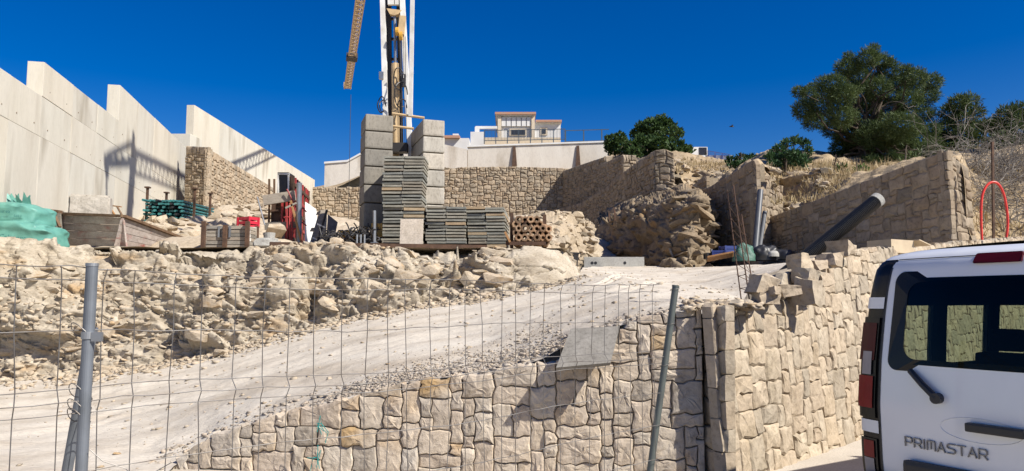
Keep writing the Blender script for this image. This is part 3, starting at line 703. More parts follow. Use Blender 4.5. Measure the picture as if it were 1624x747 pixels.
# right wall under the pine, seen in shade
A = W(1218, 398, 26.3); B = W(1512, 398, 19.0); top2 = [(1218, 345), (1260, 330), (1400, 276), (1480, 246), (1512, 234)]
HW = profile(top2, A, B, 2.7); eb = Vector((B.x+1.0, B.y+.55))
s4 = seg(A, B, HW, 2.7, c1=.3)
s5 = seg(B, eb, lambda s: HW(99)-.35*s, 2.7, side=(1, -1), batter=.05, seed=81, thick=.3)
for s in (s4, s5): s['kw'] = dict(fan=True)
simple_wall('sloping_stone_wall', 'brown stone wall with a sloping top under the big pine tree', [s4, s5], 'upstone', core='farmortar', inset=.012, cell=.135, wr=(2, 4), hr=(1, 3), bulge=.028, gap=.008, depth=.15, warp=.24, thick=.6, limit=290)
# wall behind the rebar cage, ending in a broken edge
A = W(1108, 410, 30.5); B = W(1204, 410, 25.2); top3 = [(1108, 303), (1125, 296), (1160, 275), (1195, 252), (1200, 262), (1206, 300)]
H3 = profile(top3, A, B, 2.7); s6 = seg(A, B, H3, 2.7, c1=.6, kw=dict(fan=True))
C = W(1243, 350, 27.2); s7 = seg(B, C, interp([0, .3, 1.0, 9], [H3(99)+.15, 3.0, 3.4, 3.2]), 2.7, side=(.3, -1), seed=93, thick=.3)
D0 = W(1070, 340, 34); D1 = W(1122, 340, 31.0); H4 = profile([(1070, 318), (1112, 282), (1122, 278), (1130, 300)], D0, D1, 3.0); s8 = seg(D0, D1, H4, 3.0, seed=94, kw=dict(fan=True))
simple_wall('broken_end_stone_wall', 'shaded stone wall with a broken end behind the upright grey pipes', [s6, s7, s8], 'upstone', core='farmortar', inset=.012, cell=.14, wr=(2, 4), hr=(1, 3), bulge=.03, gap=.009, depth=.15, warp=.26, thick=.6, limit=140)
# wing wall ending in the lit buttress
A = W(885, 330, 57); B = W(1040, 330, 36.5); top5 = [(885, 331), (920, 322), (960, 298), (990, 272), (1015, 254), (1040, 237)]
H5 = profile(top5, A, B, 5.2); s9 = seg(A, B, H5, 5.2, c1=.3, kw=dict(fan=True)); C = W(1071, 330, 36.2); top6 = profile([(1040, 238), (1055, 236), (1071, 243)], B, C, 5.2)
s10 = seg(B, C, top6, 5.2, side=(0, -1), seed=102, thick=.3, kw=dict(fan=True))
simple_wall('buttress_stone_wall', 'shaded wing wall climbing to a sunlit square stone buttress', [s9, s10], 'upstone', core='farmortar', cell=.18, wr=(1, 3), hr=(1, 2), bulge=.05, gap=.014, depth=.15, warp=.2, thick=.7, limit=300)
# upper wing walls behind it
A = W(893, 300, 60); B = W(960, 300, 50); H6 = profile([(893, 271), (930, 258), (960, 248)], A, B, 8.0); C = W(985, 300, 50.3)
s11 = seg(A, B, H6, 8.0, kw=dict(fan=True)); s12 = seg(B, C, profile([(960, 247), (985, 246)], B, C, 8.0), 8.0, side=(0, -1), seed=112, thick=.3, kw=dict(fan=True))
A2 = W(950, 290, 50); B2 = W(988, 290, 44); s13 = seg(A2, B2, profile([(950, 262), (988, 245)], A2, B2, 7.5), 7.5, seed=113, kw=dict(fan=True)); C2 = W(1010, 290, 44.2)
s14 = seg(B2, C2, profile([(988, 245), (1010, 246)], B2, C2, 7.5), 7.5, side=(0, -1), seed=114, thick=.3, kw=dict(fan=True))
simple_wall('upper_wing_wall', 'stepped stone wing wall between the long back wall and the hedge', [s11, s12, s13, s14], 'upstone', core='farmortar', cell=.2, wr=(1, 3), hr=(1, 2), bulge=.05, gap=.016, depth=.15, warp=.2, thick=.7, limit=300)
# long back wall
A = W(440, 330, 60); B = W(905, 330, 60); top7 = [(440, 297), (575, 296), (590, 285), (640, 272), (704, 266), (800, 264), (905, 267)]
s15 = seg(A, B, profile(top7, A, B, 6.3), 6.3)
simple_wall('back_stone_wall', 'long sunlit rubble stone wall across the back of the site', [s15], 'farstone', core='farmortar', cell=.19, wr=(1, 3), hr=(1, 2), bulge=.07, gap=.014, depth=.15, warp=.35, thick=1.2, limit=300)
# left buttress against the concrete wall
A = W(291, 335, 33.6); B = W(327, 335, 33.0); s16 = seg(A, B, profile([(291, 231), (327, 233)], A, B, 4.6), 4.6, seed=131, thick=.3, kw=dict(fan=True))
C = W(432, 320, 44); s17 = seg(B, C, profile([(327, 233), (432, 297)], B, C, 4.6), 4.6, seed=132, thick=.5, c0=.5, kw=dict(fan=True)); s17['N'] = -s17['N'] if s17['N'].x < 0 else s17['N']
simple_wall('left_stone_buttress', 'stone block wall set against the tall concrete wall, behind the tube rack', [s16, s17], 'farstone', core='farmortar', cell=.14, wr=(1, 3), hr=(1, 2), bulge=.035, gap=.009, depth=.15, warp=.2, thick=1.3, limit=300)
# ================================================================== CONCRETE WALLS
def panel_wall(name, label, p, U2, spans, thick, mat, z0, jw=.012):
    """spans: (s0, s1, [z levels]); one slab per panel"""
    t = thing(name, label, 'concrete wall'); ang = math.atan2(U2[1], U2[0]); R = RZ(ang); qq = random.Random(len(label))
    for s0, s1, zs, pw in spans:
        n = max(1, round((s1-s0)/pw))
        for k in range(n):
            a = s0+(s1-s0)*k/n; b = s0+(s1-s0)*(k+1)/n
            for z1, z2 in zip(zs[:-1], zs[1:]):
                c = Vector((p[0]+U2[0]*(a+b)/2, p[1]+U2[1]*(a+b)/2, (z1+z2)/2))
                n_ = Vector((U2[1], -U2[0], 0))*(-thick/2+qq.uniform(-.006, .006)); 
                MB().bbox(c+n_, (b-a-jw*qq.uniform(.3, 1), thick, z2-z1-jw*qq.uniform(.3, 1)), .012, R).build('panel', mat, t)
        ctr = Vector((p[0]+U2[0]*(s0+s1)/2, p[1]+U2[1]*(s0+s1)/2, (zs[0]+zs[-1])/2))+Vector((U2[1], -U2[0], 0))*(-thick/2)
        MB().box(ctr, (s1-s0-.04, thick-.05, zs[-1]-zs[0]-.04), R).build('core', 'cgrey', t)
    m = MB()                                           # formwork tie holes
    for s0, s1, zs, pw in spans:
        n = max(1, round((s1-s0)/pw))
        for k in range(n):
            for fa in (.22, .78):
                for z1, z2 in zip(zs[:-1], zs[1:]):
                    for fz in (.25,):
                        a = s0+(s1-s0)*(k+fa)/n; z = z1+(z2-z1)*fz; c = Vector((p[0]+U2[0]*a, p[1]+U2[1]*a, z)); nn = Vector((U2[1], -U2[0], 0)); m.tube([c-nn*.02, c+nn*.009], .022, 8)
    m.build('tie_holes', 'mortar', t)['kind'] = 'stuff'
    return t
wd = Vector((-.2215, 1)).normalized()
def wl(y): return (-8.2-.2215*y, y)
def sl(y): return (y-10)/wd.y
zt = lambda px, py, d: W(px, py, d).z
zA, zB, zC, zD = zt(0, 119.8, 17.1), zt(0, 189.8, 17.1), zt(182, 140, 25.5), zt(80, 103, 19.1)
print('wall levels', zA, zB, zC, zD)
panel_wall('concrete_retaining_wall', 'tall bare concrete wall with stepped top on the left, carrying the crane shadow', wl(10), wd,
           [(0, sl(18.85), [2.4, zB, zA], 1.9), (sl(18.85), sl(25.1), [2.4, zB, zA, zD], 2.08), (sl(25.1), sl(36.5), [2.4, zB, zA, zC], 2.3)], .40, 'concrete', 2.4)
a = W(307, 200, 37.2); b = W(499, 300, 60.5); u = Vector((b.x-a.x, b.y-a.y)); L_ = u.length; u.normalize()
panel_wall('far_concrete_wall', 'pale concrete wall running back behind the stone block wall, top falling right', (a.x, a.y), u, [(0, L_, [4, 8.6, zt(313, 168, 37.4)], 3.2)], .4, 'concrete', 4)
a = W(284, 240, 36.6); MB().bbox((a.x-.1, a.y+.8, (4+zt(290, 212, 36.7))/2), (1.2, 1.4, zt(290, 212, 36.7)-4), .02).build('c', 'concrete'); o = bpy.context.scene.objects['c']; o.name = 'concrete_stub_wall'; tag(o, 'short concrete stub between the tall wall and the stone block wall', 'concrete wall')
# ================================================================== UPPER BUILDINGS
# white plastered wall above the back stone wall
t = thing('white_garden_wall', 'long stained white plaster wall above the back stone wall', 'wall')
MBw = MB(); a = W(742, 232, 64); b = W(966, 224, 64)
lo = a.z-4.5
def quadwall(name, pts, thick, mat, parent):
    """pts: (x,y,ztop) along the wall, base below"""
    v = []; f = []; n = len(pts)
    for p, zb_ in pts: v += [(p.x, p.y, zb_), (p.x, p.y, p.z), (p.x, p.y+thick, p.z), (p.x, p.y+thick, zb_)]
    for i in range(n-1):
        for j in range(4): f.append((i*4+j, i*4+(j+1) % 4, (i+1)*4+(j+1) % 4, (i+1)*4+j))
    f += [(3, 2, 1, 0), tuple((n-1)*4+j for j in range(4))]
    return mesh_obj(name, v, f, mat, parent)
quadwall('wall_face', [(W(742, 232, 64), 11), (W(966, 224.5, 64), 11)], .5, 'whitewall', t)
quadwall('wall_coping', [(W(741, 230.5, 63.9), W(741, 233, 63.9).z), (W(967, 223, 63.9), W(967, 225.5, 63.9).z)], .7, 'white', t)
for px, y0, y1 in ((815, 232, 263), (916, 231, 266)):   # exposed rubble piers
    MB().add([W(px-1.5, y0, 63.9), W(px+2.5, y0, 63.9), W(px+5, y1, 63.75), W(px-3, y1, 63.75), W(px-1.5, y0, 64.1), W(px+2.5, y0, 64.1), W(px+5, y1, 64.1), W(px-3, y1, 64.1)], [(3, 2, 1, 0), (0, 1, 5, 4), (2, 3, 7, 6), (1, 2, 6, 5), (0, 4, 7, 3)]).build('rubble_pier', 'rust', t)
t = thing('white_gable_wall', 'plain white wall with a sloped step, left of the concrete ballast blocks', 'wall')
quadwall('wall_face', [(W(515, 258, 64), 9), (W(551, 255, 64), 9), (W(600, 228, 64), 9), (W(705, 229, 64), 9), (W(741, 237, 64), 9)], .5, 'whitewall', t)
quadwall('wall_coping', [(W(514, 256.5, 63.9), W(514, 259.5, 63.9).z), (W(551, 253.5, 63.9), W(551, 256.5, 63.9).z), (W(600, 226.5, 63.9), W(600, 229.5, 63.9).z)], .7, 'white', t)
# house on top
HD = 80.0
t = thing('hilltop_house', 'white two-part house with flat tiled eaves on the hilltop', 'house')
def hbox(name, x0, x1, y0, y1, d0, d1, mat, parent, grow=0):
    a = W(x0, y1, d0); b = W(x1, y0, d0); return MB().box(((a.x+b.x)/2, (d0+d1)/2, (a.z+b.z)/2), (b.x-a.x+grow, d1-d0+grow, b.z-a.z)).build(name, mat, parent)
hbox('wall', 789, 846, 180, 240, HD, HD+8, 'white', t)
hbox('wall', 847, 889, 194, 240, HD+1, HD+9, 'white', t)
r = hbox('roof', 785, 850, 177.5, 181, HD-.6, HD+8.6, 'roof', t); hbox('eaves', 786, 849, 181, 183, HD-.4, HD+8.4, 'white', r)
r = hbox('roof', 849.5, 891, 190, 193, HD+.5, HD+9.5, 'roof', t); hbox('eaves', 849.6, 890, 193, 195, HD+.7, HD+9.3, 'white', r)
hbox('pilaster', 789.5, 795, 184, 226, HD-.35, HD-.01, 'sandtrim', t); hbox('pilaster', 843, 848, 184, 226, HD-.35, HD-.01, 'sandtrim', t)
for k in range(6): hbox('louvre', 795.5+k*8, 802+k*8, 186, 200, HD-.22, HD-.02, 'white', t)
w1 = hbox('window', 808, 835, 204, 215, HD-.12, HD-.015, 'sandtrim', t); hbox('pane', 811, 833, 206, 213.5, HD-.16, HD-.125, 'winglass', w1)
w1 = hbox('window', 857, 868, 202, 214, HD+.88, HD+.985, 'sandtrim', t); hbox('pane', 859, 865.5, 204, 212, HD+.84, HD+.875, 'winglass', w1)
hbox('pergola_beam', 754, 788.5, 200, 204, HD-1, HD-.6, 'white', t); hbox('chimney_pot', 753, 760, 201, 209, HD-1.6, HD-1.05, 'white', t)
hbox('pier', 746, 767.5, 209, 240, HD-2.2, HD-1, 'white', t)
hbox('parapet', 768, 889, 218, 240, HD-3, HD-2.7, 'sandtrim', t)
t = thing('terrace_house', 'low white house roof just right of the ballast blocks', 'house')
hbox('wall', 700, 744, 219, 240, HD+3, HD+8, 'white', t); r = hbox('roof', 698, 729, 214.5, 218.5, HD+2.5, HD+9, 'roof', t); hbox('chimney_pot', 718, 727, 212, 214.4, HD+4, HD+5, 'white', r)
def railing(name, label, pa, pb, h, nbar, mat='railing', post_every=8, bars=True):
    t = thing(name, label, 'railing'); up = Vector((0, 0, h))
    for f in (0.04, 1.0): MB().bar(pa+up*f, pb+up*f, .06).build('rail', mat, t)
    for k in range(nbar+1):
        p = pa.lerp(pb, k/nbar)
        if k % post_every == 0: MB().bar(p-up*.25, p+up*1.03, .10).build('post', mat, t)
        elif bars: MB().bar(p, p+up, .035).build('bar', mat, t)
    return t
railing('balcony_railing', 'dark bar railing along the terrace in front of the hilltop house', W(768, 224, HD-4), W(896, 221.5, HD-4), 1.15, 56, post_every=8)
railing('wall_fence', 'thin open fence on the white wall beside the hedge', W(897, 225.5, 64.3), W(966, 223.5, 64.3), 1.05, 12, post_every=5, bars=False)
t = thing('far_white_house', 'white box house with balcony far right of the hedge', 'house')
a = W(1097, 262, 85); b = W(1122, 233, 85); c = W(1152, 262, 85)
MB().box(((a.x+b.x)/2, 90, (a.z+b.z)/2), (b.x-a.x, 10, b.z-a.z)).build('wall', 'white', t)
MB().box(((b.x+c.x)/2-.1, 89, W(1130, 257, 85).z), (c.x-b.x+1.5, 9, 1.4)).build('terrace_slab', 'white', t)
MB().box(((a.x+b.x)/2+.4, 84.97, W(1110, 240, 85).z), (.9, .05, .9)).build('window', 'winglass', t)
railing('far_balcony_railing', 'blue glass-like balcony railing on the far white house', W(1123, 251, 84.4), W(1157, 257, 84.4), .9, 18, mat='blue', post_every=6)
# ================================================================== TOWER CRANE
CR = XD(628, 20, 2.9); zT = lambda py, d: W(628, py, d).z
tip = W(551, 141, 60); HJ = tip.z
t = thing('tower_crane', 'self-erecting tower crane with white legs between concrete ballast stacks', 'crane', (CR.x, CR.y, 2.9)); T = t
def loc(p): p = Vector(p); return p-Vector((CR.x, CR.y, 2.9))
def lb(mb, name, mat, parent=None, smooth=False):
    mb.v = [loc(v) for v in mb.v] if parent is None or True else mb.v
    return mb.build(name, mat, parent or T, smooth)
for px0, px1, py1 in ((609.5, 618, 245), (642, 659, 250)):
    a = W(px1, py1, 20); b = W(px0, 0, 20); c = b+(b-a)*((HJ-b.z)/(b.z-a.z))*.55
    m = MB(); m.bar(a-Vector((0, 0, 2)), c, .135, .17); m.bar(c, Vector((CR.x+(px0-626)*.012, 20, HJ+.8)), .15, .2); lb(m, 'mast_leg', 'cranewhite')
m = MB(); zz = 10.5
while zz < HJ:                                     # bracing above the frame
    f = (zz-2.9)/(HJ-2.9); wv = .36; m.bar((CR.x-wv, 20, zz), (CR.x+wv, 20, zz+.8), .05); m.bar((CR.x+wv, 20, zz), (CR.x-wv, 20, zz), .05); zz += .8
lb(m, 'mast_lacing', 'cranewhite')
m = MB(); m.tube([W(628, 250, 20), W(627, 101, 20)], .105, 14); lb(m, 'ram_cylinder', 'craneyellow', smooth=False)
m = MB(); m.tube([W(627, 101, 20), W(626, 20, 20)], .04, 10); lb(m, 'ram_rod', 'steel')
m = MB(); m.bar(W(619, 250, 20.3), W(617, 20, 20.3), .13, .12); m.bar(W(637, 250, 20.3), W(632, 20, 20.3), .10, .12)
for k in range(7): m.bar(W(617, 30+32*k, 20.35), W(634, 30+32*k, 20.35), .07)
m.bar(W(614, 0, 20.3), W(616, 90, 20.3), .14, .1); m.bar(W(618, -60, 20.3), W(617, 20, 20.3), .13, .12); m.bar(W(632, -60, 20.3), W(632, 20, 20.3), .1, .12)
lb(m, 'inner_frame', 'darksteel')
m = MB(); m.bar(W(621, 8, 19.95), W(620, -60, 19.95), .2, .1); m.bar(W(629, 8, 19.95), W(629, -60, 19.95), .12, .1); lb(m, 'inner_mast', 'cranewhite')
def disc(c, r, w_, n=14):
    c = Vector(c); return MB().tube([c+Vector((-w_/2, 0, 0)), c+Vector((w_/2, 0, 0))], r, n)
m = MB(); v = [W(613, 13, 19.9), W(637, 16, 19.9), W(632, 22, 19.9), W(626, 24, 19.9), W(618, 22, 19.9)]; m.add(v+[p+Vector((0, .18, 0)) for p in v], [(4, 3, 2, 1, 0), (5, 6, 7, 8, 9)]+[(i, (i+1) % 5, 5+(i+1) % 5, 5+i) for i in range(5)]); lb(m, 'sheave_bracket', 'craneyellow')
m = MB(); m.bar(W(639, 26, 19.85), W(636, 55, 19.85), .17, .12); lb(m, 'pulley_block', 'craneyellow')
for c in (W(630, 50, 19.8), W(636, 57, 19.8)): lb(disc(c, .12, .08), 'pulley', 'yellow')
for px in (634.5, 637, 640, 642.5): m = MB(); m.tube([W(px, 58, 19.85), W(px+2.5, 245, 19.85)], .008, 5); lb(m, 'hoist_cable', 'darksteel')
for (c, r, s) in ((W(605, 166, 19.7), .13, 1), (W(607, 168, 19.6), .10, 2), (W(636, 150, 19.7), .22, 3), (W(638, 172, 19.7), .16, 4), (W(632, 125, 19.75), .18, 5)):   # hydraulic hoses
    pts = [c+Vector((r*math.cos(a_)*.8, .05*math.sin(3*a_+s), r*1.7*math.sin(a_))) for a_ in np.linspace(0, 5.2, 18)]
    m = MB(); m.tube(pts, .016, 6); lb(m, 'hydraulic_hose', 'black')
m = MB(); m.box(W(605, 120, 19.9), (.12, .12, .2)); lb(m, 'valve_box', 'steel')
lb(MB().box(W(632, 235, 19.7), (.5, .3, .25)), 'winch_housing', 'darksteel'); lb(MB().box(W(640, 128, 19.8), (.12, .1, .35)), 'valve_box', 'darksteel')
# ballast stacks
R = RZ(.33)
def stack(px0, px1, ys, d, mat, dep, skew=0):
    a = W(px0, ys[0], d); b = W(px1, ys[0], d); wdt = b.x-a.x
    for k in range(len(ys)-1):
        z1 = W(px0, ys[k], d).z; z0 = W(px0, ys[k+1], d).z
        m = MB(); cx = (a.x+b.x)/2; off = R@Vector((0, dep/2, 0))
        m.bbox(Vector((cx+random.uniform(-.012, .012), d, (z0+z1)/2))+off, (wdt, dep, z1-z0-.025), .045, R); lb(m, 'ballast_block', mat)
stack(580, 624, (181, 208, 236, 264, 293, 322, 361), 18.7, 'ballastshade', .95)
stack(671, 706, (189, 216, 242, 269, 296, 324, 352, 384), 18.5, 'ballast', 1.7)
m = MB(); m.tube([W(622, 180, 18.9), W(673, 187, 18.9)], .035, 8); lb(m, 'tie_bar', 'craneyellow'); m = MB(); m.tube([W(622, 200, 18.9), W(656, 204, 18.9)], .035, 8); lb(m, 'tie_bar', 'craneyellow')
m = MB()
for px in (594, 604): m.box(W(px, 366, 18.4), (.12, .3, .35))
m.box(Vector((CR.x, 19.4, 3.35)), (2.4, 1.6, .25)); m.box(Vector((CR.x-.9, 18.5, 3.45)), (.6, .2, .16)); m.box(Vector((CR.x+1.0, 18.5, 3.3)), (.9, .2, .2))
lb(m, 'chassis', 'yellow')
m = MB()
for sx in (-1, 1):
    for sy in (-1, 1): m.tube([(CR.x+sx*1.1, 19.6+sy*.9, 2.85), (CR.x+sx*1.1, 19.6+sy*.9, 3.4)], .09, 10); m.box((CR.x+sx*1.1, 19.6+sy*.9, 2.93), (.5, .5, .08))
lb(m, 'outrigger', 'darksteel')
# jib
root = Vector((CR.x, 20, HJ)); jd = (tip-root); JL = jd.length; jd.normalize(); js = jd.cross(Vector((0, 0, 1))).normalized()
for off in (js*.25, -js*.25, Vector((0, 0, .5))):
    m = MB(); m.bar(root+off, tip+off*(1 if off.z == 0 else .9), .075); lb(m, 'jib_chord', 'jibyellow')
m = MB(); nb = 58
for k in range(nb):
    p0 = root+jd*(JL*k/nb); p1 = root+jd*(JL*(k+1)/nb); pm = (p0+p1)/2+Vector((0, 0, .5))
    for s in (1, -1): m.bar(p0+js*.25*s, pm, .045); m.bar(pm, p1+js*.25*s, .045)
    m.bar(p0+js*.25, p0-js*.25, .045); m.bar(p0+js*.25, p1-js*.25, .04)
lb(m, 'jib_lacing', 'jibyellow')
# trolley where the jib shows its dark collar
for k in np.linspace(.5, 1, 400):
    p = root+jd*JL*k
    if k > .5 and (373.5-F_PX*((p-Vector((0, 0, EYE))).dot(Vector((0, -SP, CP))))/((p-Vector((0, 0, EYE))).dot(Vector((0, CP, SP))))) > 92: break
m = MB(); m.box(p+Vector((0, 0, .05)), (.8, 1.0, .35), RZ(math.atan2(-jd.x, jd.y))); lb(m, 'trolley', 'darksteel')
m = MB(); m.box(tip+Vector((0, 0, .3)), (.6, .25, .5)); lb(m, 'jib_nose', 'jibyellow')
rp = W(556.5, 150, 57); m = MB(); m.tube([rp, (rp.x, rp.y, W(556, 372, 57).z)], .022, 5); lb(m, 'hoist_rope', 'darksteel')
# rear strut and pendant
q1 = root-jd*3.2+Vector((0, 0, -.4)); q2 = root+jd*1.0+Vector((0, 0, 1.6))
m = MB(); m.bar(root, q1, .14); m.bar(root+Vector((0, 0, .8)), q1+Vector((0, 0, .25)), .10)
for k in range(4): m.bar(root.lerp(q1, k/4), root.lerp(q1, (k+1)/4)+Vector((0, 0, .25)), .08)
lb(m, 'counter_strut', 'jibyellow')
m = MB(); m.bar(q1, Vector((CR.x+.5, 18.9, 6.6)), .10); lb(m, 'pendant_bar', 'cranewhite')
m = MB(); m.box(q1+Vector((0, 0, -.1)), (.3, .3, .35)); lb(m, 'counter_sheave', 'darksteel')
# ================================================================== STACKS OF FORMWORK PANELS
PANELME = {}
def panel_stack(label, px0, px1, ys, d, layers, cols_=2, jitter=.016, rz=0.0, dep=1.5, mat='panelply', seed=1, lean=0):
    a = W(px0, ys[1], d); b = W(px1, ys[1], d); zt_ = W(px0, ys[0], d).z; z0 = min(W(px0, ys[1], d).z, a.z); wdt = (b.x-a.x)/cols_; h = (zt_-z0)/layers
    t = thing('formwork_panel_stack', label, 'panel stack', ((a.x+b.x)/2, d+dep/2, z0), rz, 'stacks of formwork panels'); qq = random.Random(seed)
    key_ = (round(wdt, 2), round(h, 3), mat)
    for kind in range(3):
        if (key_, kind) not in PANELME:
            m = MB(); m.box((0, 0, 0), (wdt*.985, dep, h*(.62 if kind < 2 else .8)))
            m.box((-wdt*.46, 0, h*.36), (wdt*.05, dep*.98, h*.24)); m.box((wdt*.40, 0, h*.36), (wdt*.05, dep*.98, h*.24))
            me = bpy.data.meshes.new('panel'); me.from_pydata([tuple(v) for v in m.v], [], m.f); me.materials.append(M['panelply2' if kind == 2 and mat == 'panelply' else mat]); PANELME[(key_, kind)] = me
    for k in range(layers):
        dx = qq.gauss(0, jitter*.5)
        for c in range(cols_):
            o = bpy.data.objects.new('panel', PANELME[(key_, 2 if qq.random() < .07 else qq.randrange(2))]); link(o, t)
            o.location = ((c-(cols_-1)/2)*wdt+dx+qq.gauss(0, jitter*.4)+lean*k/layers, qq.gauss(0, jitter), (k+.42)*h+qq.uniform(-.004, .004)); o.rotation_euler = (qq.gauss(0, .006), qq.gauss(0, .007), qq.gauss(0, .012))
    return t
panel_stack('tall stack of grey formwork panels set on another stack against the ballast', 604, 669, (246, 323), 17.6, 15, seed=1, dep=1.3, lean=.06)
panel_stack('stack of grey formwork panels half hidden by a pale board', 606, 672, (323, 392), 17.5, 13, seed=2, dep=1.5)
panel_stack('stack of grey formwork panels in the middle of the row', 675, 739, (326, 392), 17.5, 13, seed=3)
panel_stack('rightmost stack of grey formwork panels, tilted at the end of the row', 745, 806, (327, 392), 17.6, 13, seed=4, rz=-.06, lean=-.06)
o = MB().bbox((0, 0, .42), (.54, .04, .66), .005, RX(-.12)).build('pale_board', 'plylight'); g = W(653, 386, 17.2); o.location = (g.x, g.y-.05, 2.93); tag(o, 'pale square plywood board leaning on the formwork panels', 'board')
# dark rail along the terrace edge
o = MB().bar((0, 0, 0), (4.9, .5, -.03), .10, .12).build('steel_rail', 'rust'); g = W(428, 388, 16.55); o.location = (g.x, g.y, g.z); tag(o, 'long dark steel rail lying along the terrace edge', 'steel rail')
# ================================================================== THINGS ON THE TERRACE
def onter(px, d): g = XD(px, d, 0); return Vector((g.x, g.y, zter(g.x, g.y)))
# green sacks
def text_mesh(s, size, extrude=.002):
    cu = bpy.data.curves.new('t', 'FONT'); cu.body = s; cu.size = size; cu.extrude = 0; cu.resolution_u = 3
    o = bpy.data.objects.new('t', cu); COL.objects.link(o); dg = bpy.context.evaluated_depsgraph_get(); me = bpy.data.meshes.new_from_object(o.evaluated_get(dg)); bpy.data.objects.remove(o)
    v = [tuple(x.co) for x in me.vertices]; f = [tuple(p.vertices) for p in me.polygons]; bpy.data.meshes.remove(me); return v, f
def sack(label, px0, px1, y0, y1, d, dep, seed, texts, knot=False):
    a = W(px0, y1, d); b = W(px1, y0, d); c = Vector(((a.x+b.x)/2, d, a.z)); hw = (b.x-a.x)/2; hh = (b.z-a.z)
    t = thing('builders_sack', label, 'sack', c, 0, 'green builders sacks'); nu, nv = 130, 70
    th = np.linspace(0, 2*math.pi, nu, endpoint=False); ph = np.linspace(-math.pi/2, math.pi/2, nv); TH, PH = np.meshgrid(th, ph)
    pw = lambda x, e: np.sign(x)*np.abs(x)**e
    def surf(TH, PH):
        X = pw(np.cos(PH), .30)*pw(np.cos(TH), .35)*hw; Y = pw(np.cos(PH), .30)*pw(np.sin(TH), .35)*dep/2; Z = pw(np.sin(PH), .42)*hh/2
        P = np.stack([X.ravel(), Y.ravel(), Z.ravel()], 1)
        wr = .07*fbm(P*np.array([1.6, 1.6, 2.2])+seed, seed, 3)+.10*(1-np.abs(fbm(P*np.array([2.6, 2.6, 3.6])+seed, seed+3, 3)))
        L = np.linalg.norm(P, axis=1, keepdims=True); P = P*(1+wr[:, None]/np.maximum(L, .2)); P[:, 2] += hh/2-.12*hh*(P[:, 0]/hw)**2; return P
    P = surf(TH, PH); i = np.arange(nv-1)[:, None]*nu; j = np.arange(nu)[None]
    F_ = np.stack([i+j, i+(j+1) % nu, i+nu+(j+1) % nu, i+nu+j], 2).reshape(-1, 4)
    bo = np_mesh('bag', P, F_, 'sack', t, smooth=True)
    front = P[P[:, 1] < -dep*.30]
    for s, x, z, size, rot in texts:
        v, f = text_mesh(s, size); V = np.array(v); R2 = np.array([[math.cos(rot), -math.sin(rot)], [math.sin(rot), math.cos(rot)]])
        xy = V[:, :2]@R2.T+np.array([x, z]); out = []
        for q_ in xy:
            k = ((front[:, 0]-q_[0])**2+(front[:, 2]-q_[1])**2).argsort()[:4]; out.append((q_[0], front[k, 1].min()-.035, q_[1]))
        mesh_obj('printed_text', out, f, 'sackprint', bo)
    if knot:
        m = MB(); qq = random.Random(4); pts = []
        for k in range(9):
            an = k/9*6.28; m.add([(.25+.02*k, 0, hh*.9), (.25+.25*math.cos(an), .2*math.sin(an), hh*.9+.28+.1*qq.random()), (.25+.28*math.cos(an+.6), .22*math.sin(an+.6), hh*.95+.1*qq.random()), (.25+.1*math.cos(an+.3), .1*math.sin(an+.3), hh*.85)], [(0, 3, 2, 1)])
        m.build('tied_neck', 'sack', t)
    return t
sack('lower green plastic builders sack with dark printing, at the left edge', -60, 90, 355, 396, 16.7, 1.0, 3, [('go Cabrera', -.02, .20, .17, -.06), ('622 275', .05, .07, .13, -.05)])
sack('upper green plastic builders sack with a torn open neck', -50, 72, 326, 359, 16.9, .9, 8, [('Laurea', .13, .26, .11, -.04), ('450', -.28, .2, .10, 0), ('560 1', .5, .16, .08, -.05), ('1980', -.28, .09, .10, 0)], knot=True)
# printed ring on the lower sack is part of its print
# concrete block and its timber trough
g0 = W(195, 345, 17.3); gL = W(98, 341, 18.0); gF = W(300, 384, 21.6)
t = thing('timber_trough', 'weathered formwork trough of wide painted planks with a brown rim', 'timber form', (g0.x, g0.y, 2.93))
def T0(p): return Vector(p)-Vector((g0.x, g0.y, 2.93))
def plank_side(a, b, n, z0a, z0b, slope=.12):
    a2, b2 = Vector((a.x, a.y, 0)), Vector((b.x, b.y, 0)); U = (b2-a2).normalized(); Nn = Vector((U.y, -U.x, 0))
    if Nn.dot(-a2) < 0: Nn = -Nn
    for k in range(n):
        f0, f1 = k/n, (k+1)/n-.012
        v = []
        for (p, z0) in ((a, z0a), (b, z0b)):
            for f in (f0, f1):
                z = z0+(p.z-z0)*f; off = Nn*(-slope*(1-f)+random.uniform(-.006, .006)); v += [Vector((p.x, p.y, z))+off, Vector((p.x, p.y, z))+off-Nn*.05]
        mesh_obj('plank', [T0(x) for x in v], [(0, 2, 6, 4), (1, 5, 7, 3), (0, 4, 5, 1), (2, 3, 7, 6), (0, 1, 3, 2), (4, 6, 7, 5)], 'plankpaint', t)
plank_side(gL, g0, 4, 3.12, 3.05); plank_side(g0, gF, 4, 3.05, 3.1)
gB = gF+(gL-g0); plank_side(gL, gB, 3, 3.1, 3.1); plank_side(gB, gF, 3, 3.1, 3.1)
for a, b in ((gL, g0), (g0, gF), (gL, gB), (gB, gF)):
    MB().bar(T0(a)+Vector((0, 0, .035)), T0(b)+Vector((0, 0, .035)), .14, .06).build('rim', 'brownwood', t)
MB().bar(T0(Vector((gL.x-.02, gL.y-.05, 2.85))), T0(gL)+Vector((-.04, -.05, .1)), .16, .14).build('end_post', 'plank', t)
MB().add([T0(Vector((p.x, p.y, 3.04))) for p in (gL, g0, gF, gB)]+[T0(Vector((p.x, p.y, 3.0))) for p in (gL, g0, gF, gB)], [(0, 1, 2, 3), (7, 6, 5, 4), (0, 4, 5, 1), (1, 5, 6, 2)]).build('floor_board', 'plank', t)
